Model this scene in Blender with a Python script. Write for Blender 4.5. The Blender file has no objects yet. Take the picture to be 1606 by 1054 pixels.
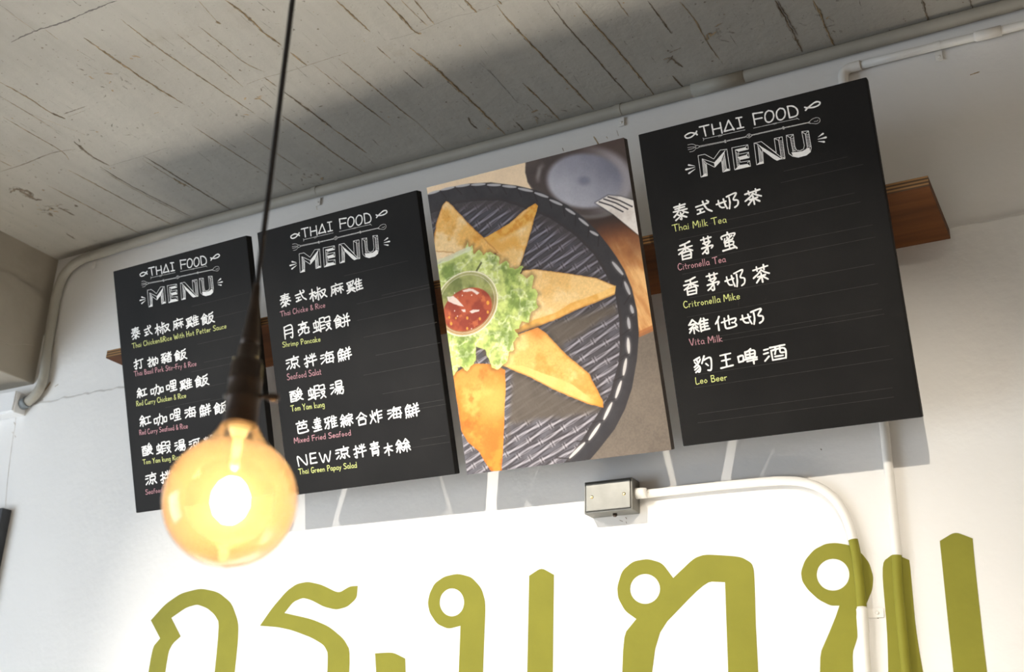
import bpy, bmesh, math, random, json
import numpy as np
from mathutils import Vector, Matrix
PI = math.pi
S = bpy.context.scene
COL = S.collection

# ------------------------------------------------------------------ camera
cam_d = bpy.data.cameras.new('camera')
cam = bpy.data.objects.new('camera', cam_d); COL.objects.link(cam)
YAW, PITCH, ROLL, FPX = 0.507750, 0.393008, 0.0301025, 1810.167
cy, sy, cp, sp, cr, sr = math.cos(YAW), math.sin(YAW), math.cos(PITCH), math.sin(PITCH), math.cos(ROLL), math.sin(ROLL)
fw = Vector((-sy*cp, cy*cp, sp)); rt = Vector((cy, sy, 0)); up = rt.cross(fw)
r2 = cr*rt + sr*up; u2 = -sr*rt + cr*up
mw = Matrix((r2, u2, -fw)).transposed().to_4x4(); mw.translation = (1.75885, -2.07472, 1.555887)
cam.matrix_world = mw
cam_d.sensor_width = 36.0; cam_d.lens = FPX/1606*36.0
cam_d.dof.use_dof = True; cam_d.dof.focus_distance = 2.25; cam_d.dof.aperture_fstop = 4.8
cam_d.clip_start = 0.02
S.camera = cam

# ------------------------------------------------------------------ world, lamps, exposure
S.view_settings.view_transform = 'Standard'; S.view_settings.look = 'None'
S.view_settings.gamma = 1.0; S.view_settings.use_curve_mapping = False
S.view_settings.exposure = 0.0
S.cycles.use_denoising = True
W = bpy.data.worlds.new('room_daylight'); S.world = W; W.use_nodes = True
# the room around: cool daylight on the window side (left), dimmer and warmer towards the lamp-lit right
wn = W.node_tree; wtc = wn.nodes.new('ShaderNodeTexCoord'); wsx = wn.nodes.new('ShaderNodeSeparateXYZ')
wmr = wn.nodes.new('ShaderNodeMapRange'); wmr.inputs['From Min'].default_value = -.8; wmr.inputs['From Max'].default_value = .8
wcr = wn.nodes.new('ShaderNodeValToRGB'); wcr.color_ramp.elements[0].color = (0.98, 1.03, 1.10, 1); wcr.color_ramp.elements[1].color = (0.66, 0.50, 0.33, 1)
wn.links.new(wtc.outputs['Generated'], wsx.inputs[0]); wn.links.new(wsx.outputs['X'], wmr.inputs['Value'])
wn.links.new(wmr.outputs[0], wcr.inputs[0]); wn.links.new(wcr.outputs[0], wn.nodes['Background'].inputs[0])
wn.nodes['Background'].inputs[1].default_value = 0.41

def lamp(kind, name, loc, target, power, col, **kw):
    d = bpy.data.lights.new(name, kind); o = bpy.data.objects.new(name, d); COL.objects.link(o)
    o.location = loc; d.energy = power; d.color = col
    for k, v in kw.items(): setattr(d, k, v)
    o.rotation_euler = (Vector(target)-Vector(loc)).to_track_quat('-Z', 'Y').to_euler()
    return o
# track spotlights aimed down at the lettering on the wall
WARM = (1.0, 0.945, 0.85)
lamp('SPOT', 'track_spot', (0.45, -1.20, 2.715), (0.55, 0, 1.45), 60, WARM, spot_size=1.40, spot_blend=0.6, shadow_soft_size=0.010)
lamp('SPOT', 'track_spot', (1.61, -1.30, 2.76), (0.95, 0, 1.55), 52, (1.0, 0.90, 0.75), spot_size=1.32, spot_blend=0.8, shadow_soft_size=0.010)
lamp('SPOT', 'track_spot', (-0.93, -1.74, 2.97), (0.38, 0, 1.70), 95, WARM, spot_size=0.80, spot_blend=0.6, shadow_soft_size=0.010)
# unseen downlights added to feed the white counter under the lettering
for lx in (-0.4, 0.6, 1.6):
    lamp('SPOT', 'added_bounce_spot', (lx, -1.15, 3.0), (lx, -.30, 1.0), 1250, WARM, spot_size=0.42, spot_blend=0.8, shadow_soft_size=0.03)
# shop window in the street front behind the camera, to its left
lamp('AREA', 'shop_window', (-2.7, -2.7, 1.35), (-0.7, 0, 1.7), 98, (0.78, 0.89, 1.0), shape='RECTANGLE', size=2.2, size_y=2.0)

# ------------------------------------------------------------------ materials
def mat(name, col, rough=0.6, metal=0.0, noise=0.0, nscale=20.0, bump=0.0, bscale=60.0, spec=0.5, col2=None, detail=6.0):
    m = bpy.data.materials.new(name); m.use_nodes = True
    nt = m.node_tree; b = nt.nodes['Principled BSDF']
    b.inputs['Base Color'].default_value = (*col, 1); b.inputs['Roughness'].default_value = rough
    b.inputs['Metallic'].default_value = metal; b.inputs['Specular IOR Level'].default_value = spec
    tc = nt.nodes.new('ShaderNodeTexCoord')
    if noise or col2:
        n = nt.nodes.new('ShaderNodeTexNoise'); n.inputs['Scale'].default_value = nscale; n.inputs['Detail'].default_value = detail
        nt.links.new(tc.outputs['Object'], n.inputs['Vector'])
        r = nt.nodes.new('ShaderNodeValToRGB')
        lo = tuple(c*(1-noise) for c in col); hi = col2 if col2 else tuple(min(1, c*(1+noise)) for c in col)
        r.color_ramp.elements[0].color = (*lo, 1); r.color_ramp.elements[1].color = (*hi, 1)
        r.color_ramp.elements[0].position = 0.3; r.color_ramp.elements[1].position = 0.7
        nt.links.new(n.outputs['Fac'], r.inputs[0]); nt.links.new(r.outputs[0], b.inputs['Base Color'])
    if bump:
        n2 = nt.nodes.new('ShaderNodeTexNoise'); n2.inputs['Scale'].default_value = bscale; n2.inputs['Detail'].default_value = 8
        nt.links.new(tc.outputs['Object'], n2.inputs['Vector'])
        bp = nt.nodes.new('ShaderNodeBump'); bp.inputs['Strength'].default_value = bump; bp.inputs['Distance'].default_value = 0.004
        nt.links.new(n2.outputs['Fac'], bp.inputs['Height']); nt.links.new(bp.outputs[0], b.inputs['Normal'])
    return m

M = {}
M['wall'] = mat('white_wall_paint', (0.80, 0.785, 0.76), 0.75, noise=0.02, nscale=5, bump=0.25, bscale=45)
M['beam'] = mat('grey_beam_paint', (0.34, 0.305, 0.25), 0.85, noise=0.08, nscale=6, bump=0.4, bscale=30)
M['reflector'] = mat('white_reflector_top', (0.86, 0.85, 0.83), 0.5, noise=0.02)
M['floor'] = mat('cement_floor', (0.42, 0.40, 0.37), 0.6, noise=0.08, nscale=8)
M['conc_brown'] = mat('rust_stained_concrete', (0.36, 0.27, 0.165), 0.9, noise=0.35, nscale=40)
M['conc_dark'] = mat('dark_crack_concrete', (0.225, 0.185, 0.14), 0.95, noise=0.4, nscale=60)
M['conc_grey'] = mat('grey_seam_concrete', (0.22, 0.20, 0.18), 0.95, noise=0.3, nscale=60)
M['board'] = mat('black_canvas', (0.0085, 0.0077, 0.0072), 0.68, noise=0.25, nscale=9, bump=0.12, bscale=700, spec=0.2)
M['chalk'] = mat('white_chalk_marker', (0.86, 0.85, 0.83), 0.7, noise=0.06, nscale=220)
M['chalk_soft'] = mat('soft_white_chalk', (0.60, 0.59, 0.57), 0.8, noise=0.25, nscale=400)
M['yellow'] = mat('yellow_chalk_marker', (0.66, 0.70, 0.24), 0.7, noise=0.12, nscale=220)
M['pink'] = mat('pink_chalk_marker', (0.52, 0.26, 0.29), 0.7, noise=0.15, nscale=220)
M['rule'] = mat('faint_chalk_rule', (0.031, 0.028, 0.026), 0.8, noise=0.45, nscale=60)
M['green'] = mat('olive_green_paint', (0.225, 0.215, 0.025), 0.62, noise=0.05, nscale=14, bump=0.2, bscale=60, spec=0.2)
M['pvc'] = mat('white_painted_pvc', (0.80, 0.78, 0.74), 0.42, noise=0.02, nscale=30)
M['pvc_grey'] = mat('grey_painted_pvc', (0.36, 0.34, 0.29), 0.6, noise=0.07, nscale=12)
M['pvc_blue'] = mat('blue_grey_plastic', (0.20, 0.23, 0.25), 0.5, noise=0.05)
M['steel'] = mat('galvanised_steel', (0.22, 0.215, 0.195), 0.5, metal=0.8, noise=0.12, nscale=25, bump=0.06, bscale=90)
M['brass'] = mat('brass_screw', (0.62, 0.50, 0.26), 0.35, metal=1.0, noise=0.1)
M['bronze'] = mat('dark_bronze', (0.055, 0.038, 0.028), 0.38, metal=0.6, noise=0.2, nscale=60)
M['cord'] = mat('black_fabric_cord', (0.022, 0.018, 0.017), 0.8, noise=0.3, nscale=300)
M['trunk'] = mat('white_plastic_trunking', (0.78, 0.78, 0.78), 0.45, noise=0.02)
M['darkpanel'] = mat('dark_panel_face', (0.03, 0.032, 0.037), 0.5, noise=0.2)

def ply():
    m = mat('plywood_face', (0.092, 0.033, 0.010), 0.6, noise=0.3, nscale=3.0, spec=0.15)
    nt = m.node_tree; n = [x for x in nt.nodes if x.type == 'TEX_NOISE'][0]
    tc = [x for x in nt.nodes if x.type == 'TEX_COORD'][0]
    mp = nt.nodes.new('ShaderNodeMapping'); mp.inputs['Scale'].default_value = (1.2, 14, 14)
    nt.links.new(tc.outputs['Object'], mp.inputs['Vector']); nt.links.new(mp.outputs[0], n.inputs['Vector'])
    return m
M['ply'] = ply()
def ply_edge():
    m = bpy.data.materials.new('plywood_edge'); m.use_nodes = True; nt = m.node_tree; b = nt.nodes['Principled BSDF']
    tc = nt.nodes.new('ShaderNodeTexCoord'); sx = nt.nodes.new('ShaderNodeSeparateXYZ'); nt.links.new(tc.outputs['Object'], sx.inputs[0])
    ns = nt.nodes.new('ShaderNodeTexNoise'); ns.inputs['Scale'].default_value = 5
    nt.links.new(tc.outputs['Object'], ns.inputs['Vector'])
    a = nt.nodes.new('ShaderNodeMath'); a.operation = 'MULTIPLY_ADD'; a.inputs[1].default_value = 0.0012
    nt.links.new(ns.outputs['Fac'], a.inputs[0]); nt.links.new(sx.outputs['Z'], a.inputs[2])
    mu = nt.nodes.new('ShaderNodeMath'); mu.operation = 'MULTIPLY'; mu.inputs[1].default_value = 2*PI/0.0068
    nt.links.new(a.outputs[0], mu.inputs[0]); si = nt.nodes.new('ShaderNodeMath'); si.operation = 'SINE'; nt.links.new(mu.outputs[0], si.inputs[0])
    r = nt.nodes.new('ShaderNodeValToRGB'); r.color_ramp.elements[0].color = (0.07, 0.034, 0.014, 1); r.color_ramp.elements[1].color = (0.36, 0.19, 0.065, 1)
    r.color_ramp.elements[0].position = 0.15; r.color_ramp.elements[1].position = 0.95
    m2 = nt.nodes.new('ShaderNodeMath'); m2.operation = 'MULTIPLY_ADD'; m2.inputs[1].default_value = .5; m2.inputs[2].default_value = .5
    nt.links.new(si.outputs[0], m2.inputs[0]); nt.links.new(m2.outputs[0], r.inputs[0]); nt.links.new(r.outputs[0], b.inputs['Base Color'])
    b.inputs['Roughness'].default_value = 0.6
    return m
M['ply_edge'] = ply_edge()

def concrete():
    m = bpy.data.materials.new('board_marked_concrete'); m.use_nodes = True; nt = m.node_tree; b = nt.nodes['Principled BSDF']
    L = nt.links; tc = nt.nodes.new('ShaderNodeTexCoord')
    def noise(scale, det=6, mapping=None, rough=.55):
        n = nt.nodes.new('ShaderNodeTexNoise'); n.inputs['Scale'].default_value = scale; n.inputs['Detail'].default_value = det; n.inputs['Roughness'].default_value = rough
        if mapping:
            mp = nt.nodes.new('ShaderNodeMapping'); mp.inputs['Scale'].default_value = mapping; L.new(tc.outputs['Object'], mp.inputs['Vector']); L.new(mp.outputs[0], n.inputs['Vector'])
        else: L.new(tc.outputs['Object'], n.inputs['Vector'])
        return n
    def ramp(src, p0, c0, p1, c1):
        r = nt.nodes.new('ShaderNodeValToRGB'); r.color_ramp.elements[0].position = p0; r.color_ramp.elements[1].position = p1
        r.color_ramp.elements[0].color = (*c0, 1); r.color_ramp.elements[1].color = (*c1, 1); L.new(src, r.inputs[0]); return r.outputs[0]
    def mix(t, f, a, bb):
        x = nt.nodes.new('ShaderNodeMixRGB'); x.blend_type = t
        if isinstance(f, float): x.inputs[0].default_value = f
        else: L.new(f, x.inputs[0])
        L.new(a, x.inputs[1]); L.new(bb, x.inputs[2]); return x.outputs[0]
    base = ramp(noise(2.2, 8).outputs['Fac'], .3, (0.375, 0.352, 0.308), .7, (0.465, 0.44, 0.39))
    streak = ramp(noise(4, 6, (9, .7, 1)).outputs['Fac'], .35, (0.965, 0.962, 0.955), .65, (1.02, 1.02, 1.01))
    c = mix('MULTIPLY', 1.0, base, streak)
    stain = ramp(noise(5.5, 9, None, .7).outputs['Fac'], .60, (0, 0, 0), .78, (.35, .35, .35))
    sc = nt.nodes.new('ShaderNodeRGB'); sc.outputs[0].default_value = (0.30, 0.235, 0.15, 1)
    c = mix('MIX', stain, c, sc.outputs[0])
    speck = ramp(noise(95, 3, None, .6).outputs['Fac'], .66, (0, 0, 0), .74, (.75, .75, .75))
    dk = nt.nodes.new('ShaderNodeRGB'); dk.outputs[0].default_value = (0.13, 0.10, 0.075, 1)
    c = mix('MIX', speck, c, dk.outputs[0])
    L.new(c, b.inputs['Base Color']); b.inputs['Roughness'].default_value = .9
    n2 = noise(35, 10, None, .65); bp = nt.nodes.new('ShaderNodeBump'); bp.inputs['Strength'].default_value = .35; bp.inputs['Distance'].default_value = .006
    L.new(n2.outputs['Fac'], bp.inputs['Height']); L.new(bp.outputs[0], b.inputs['Normal'])
    return m
M['concrete'] = concrete()
def stain():
    m = bpy.data.materials.new('thin_rust_stain'); m.use_nodes = True; nt = m.node_tree; L = nt.links; b = nt.nodes['Principled BSDF']
    b.inputs['Base Color'].default_value = (0.27, 0.19, 0.105, 1); b.inputs['Roughness'].default_value = .95
    tc = nt.nodes.new('ShaderNodeTexCoord'); n = nt.nodes.new('ShaderNodeTexNoise'); n.inputs['Scale'].default_value = 55; n.inputs['Detail'].default_value = 6
    L.new(tc.outputs['Object'], n.inputs['Vector']); r = nt.nodes.new('ShaderNodeMapRange'); r.inputs['From Min'].default_value = .38; r.inputs['From Max'].default_value = .68
    r.inputs['To Max'].default_value = .6; L.new(n.outputs['Fac'], r.inputs['Value']); L.new(r.outputs[0], b.inputs['Alpha'])
    return m
M['stain'] = stain()

def bulb_glass(name, tint, glow, w, halo_haze):
    m = bpy.data.materials.new(name); m.use_nodes = True; nt = m.node_tree; L = nt.links
    nt.nodes.remove(nt.nodes['Principled BSDF']); out = nt.nodes['Material Output']
    tr = nt.nodes.new('ShaderNodeBsdfTransparent'); tr.inputs[0].default_value = tint
    tl = nt.nodes.new('ShaderNodeBsdfTranslucent'); tl.inputs[0].default_value = glow
    df = nt.nodes.new('ShaderNodeBsdfDiffuse'); df.inputs[0].default_value = (0.9, 0.6, 0.2, 1)
    gl = nt.nodes.new('ShaderNodeBsdfGlossy'); gl.inputs[1].default_value = 0.03
    a = nt.nodes.new('ShaderNodeMixShader'); a.inputs[0].default_value = w; L.new(tr.outputs[0], a.inputs[1]); L.new(tl.outputs[0], a.inputs[2])
    fr = nt.nodes.new('ShaderNodeFresnel'); fr.inputs[0].default_value = 1.5
    c = nt.nodes.new('ShaderNodeMixShader'); L.new(fr.outputs[0], c.inputs[0]); L.new(a.outputs[0], c.inputs[1]); L.new(gl.outputs[0], c.inputs[2])
    L.new(c.outputs[0], out.inputs[0])
    if halo_haze:
        v = nt.nodes.new('ShaderNodeVolumeScatter'); v.inputs['Color'].default_value = (1.0, 0.74, 0.46, 1); v.inputs['Density'].default_value = halo_haze  # scattering volume added inside the globe to imitate a glare halo
        L.new(v.outputs[0], out.inputs['Volume'])
    return m
M['bulb'] = bulb_glass('amber_coated_glass', (1.0, 0.78, 0.46, 1), (1.0, 0.66, 0.38, 1), 0.125, 2.2)
M['neck'] = bulb_glass('clear_bulb_glass', (0.97, 0.96, 0.93, 1), (1.0, 0.85, 0.6, 1), 0.03, 0)
def emit(name, col, s):
    m = bpy.data.materials.new(name); m.use_nodes = True; nt = m.node_tree; b = nt.nodes['Principled BSDF']
    b.inputs['Base Color'].default_value = (*col, 1); b.inputs['Emission Color'].default_value = (*col, 1); b.inputs['Emission Strength'].default_value = s
    return m
M['filament'] = emit('glowing_filament', (1.0, 0.78, 0.50), 84.0)
M['stem_glass'] = mat('clear_glass_stem', (0.9, 0.85, 0.7), 0.1, spec=0.8)

# ------------------------------------------------------------------ mesh helpers
def obj(name, bm, m, parent=None, smooth=False):
    me = bpy.data.meshes.new(name); bm.normal_update(); bm.to_mesh(me); bm.free()
    for x in (m if isinstance(m, (list, tuple)) else [m]): me.materials.append(x)
    if smooth:
        for p in me.polygons: p.use_smooth = True
    o = bpy.data.objects.new(name, me); COL.objects.link(o)
    if parent: o.parent = parent
    return o
def tag(o, label, cat, group=None):
    o['label'] = label; o['category'] = cat
    if group: o['group'] = group
    return o
def thing(name, label, cat, loc=(0, 0, 0), group=None):
    o = bpy.data.objects.new(name, None); COL.objects.link(o); o.location = loc; o.empty_display_size = .05
    return tag(o, label, cat, group)
def struct(name, bm, m): 
    o = obj(name, bm, m); o['kind'] = 'structure'; return o
def box(bm, x0, x1, y0, y1, z0, z1, bev=0.0, mi=0):
    v = [bm.verts.new(p) for p in ((x0,y0,z0),(x1,y0,z0),(x1,y1,z0),(x0,y1,z0),(x0,y0,z1),(x1,y0,z1),(x1,y1,z1),(x0,y1,z1))]
    fs = [bm.faces.new([v[i] for i in f]) for f in ((0,1,2,3),(4,7,6,5),(0,4,5,1),(1,5,6,2),(2,6,7,3),(3,7,4,0))]
    for f in fs: f.normal_flip(); f.material_index = mi
    if bev:
        es = list({e for f in fs for e in f.edges})
        bmesh.ops.bevel(bm, geom=es, offset=bev, segments=2, profile=.6, affect='EDGES')
    return fs
def rect(bm, pts, mi=0):
    f = bm.faces.new([bm.verts.new(p) for p in pts]); f.material_index = mi; return f
def tube(bm, pts, r, n=14, mi=0, caps=True):
    pts = [Vector(p) for p in pts]; rs = r if isinstance(r, (list, tuple)) else [r]*len(pts)
    rings = []; ref = None
    for i, p in enumerate(pts):
        d = (pts[min(i+1, len(pts)-1)]-pts[max(i-1, 0)]).normalized()
        if ref is None: ref = Vector((0, 0, 1)) if abs(d.z) < .9 else Vector((1, 0, 0))
        a = (ref-d*ref.dot(d)).normalized(); b = d.cross(a); ref = a
        rings.append([bm.verts.new(p+(a*math.cos(2*PI*k/n)+b*math.sin(2*PI*k/n))*rs[i]) for k in range(n)])
    for i in range(len(rings)-1):
        m = mi[i] if isinstance(mi, (list, tuple)) else mi
        for k in range(n):
            f = bm.faces.new((rings[i][k], rings[i][(k+1) % n], rings[i+1][(k+1) % n], rings[i+1][k])); f.material_index = m; f.smooth = True
    if caps:
        f = bm.faces.new(rings[0][::-1]); f = bm.faces.new(rings[-1])
def lathe(bm, prof, n=32, c=(0, 0, 0), mi=0, axis='Z'):
    rings = []
    for r, z in prof:
        ring = []
        for k in range(n):
            a = 2*PI*k/n; x, y = r*math.cos(a), r*math.sin(a)
            p = (x, y, z) if axis == 'Z' else ((x, z, y) if axis == 'Y' else (z, x, y))
            ring.append(bm.verts.new((p[0]+c[0], p[1]+c[1], p[2]+c[2])))
        rings.append(ring)
    for i in range(len(rings)-1):
        for k in range(n):
            f = bm.faces.new((rings[i][k], rings[i][(k+1) % n], rings[i+1][(k+1) % n], rings[i+1][k])); f.smooth = True; f.material_index = mi
    for ring in (rings[0], rings[-1]):
        if Vector(ring[0].co).length >= 0:
            try: bm.faces.new(ring)
            except ValueError: pass
    bmesh.ops.recalc_face_normals(bm, faces=bm.faces)
def catmull(pts, per=6, closed=False):
    P = [Vector(p) for p in pts]; n = len(P); out = []
    if n < 3: return P
    for i in range(n if closed else n-1):
        g = (lambda k: P[k % n]) if closed else (lambda k: P[max(0, min(n-1, k))])
        a, b, c, d = g(i-1), g(i), g(i+1), g(i+2)
        for k in range(per):
            t = k/per; out.append(.5*((2*b)+(c-a)*t+(2*a-5*b+4*c-d)*t*t+(3*b-a-3*c+d)*t**3))
    if not closed: out.append(P[-1])
    return out
def extrude_poly(bm, loops, front, depth, mi=0):
    # loops of (u,v): first the outline, then holes; front(u,v,d) gives the point at height d above the surface
    bm2 = bmesh.new(); edges = []
    for lp in loops:
        vs = [bm2.verts.new((u, v, 0)) for u, v in lp]
        edges += [bm2.edges.new((vs[i], vs[(i+1) % len(vs)])) for i in range(len(vs))]
    r = bmesh.ops.triangle_fill(bm2, use_beauty=True, use_dissolve=False, edges=edges)
    vm = {}
    for v in bm2.verts: vm[v] = bm.verts.new(front(v.co.x, v.co.y, depth))
    for f in bm2.faces:
        g = bm.faces.new([vm[v] for v in f.verts]); g.material_index = mi
    bm2.free()
    for lp in loops:
        a = [bm.verts.new(front(u, v, depth)) for u, v in lp]; b = [bm.verts.new(front(u, v, 0)) for u, v in lp]
        n = len(lp)
        for i in range(n): bm.faces.new((a[i], a[(i+1) % n], b[(i+1) % n], b[i])).material_index = mi

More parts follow.
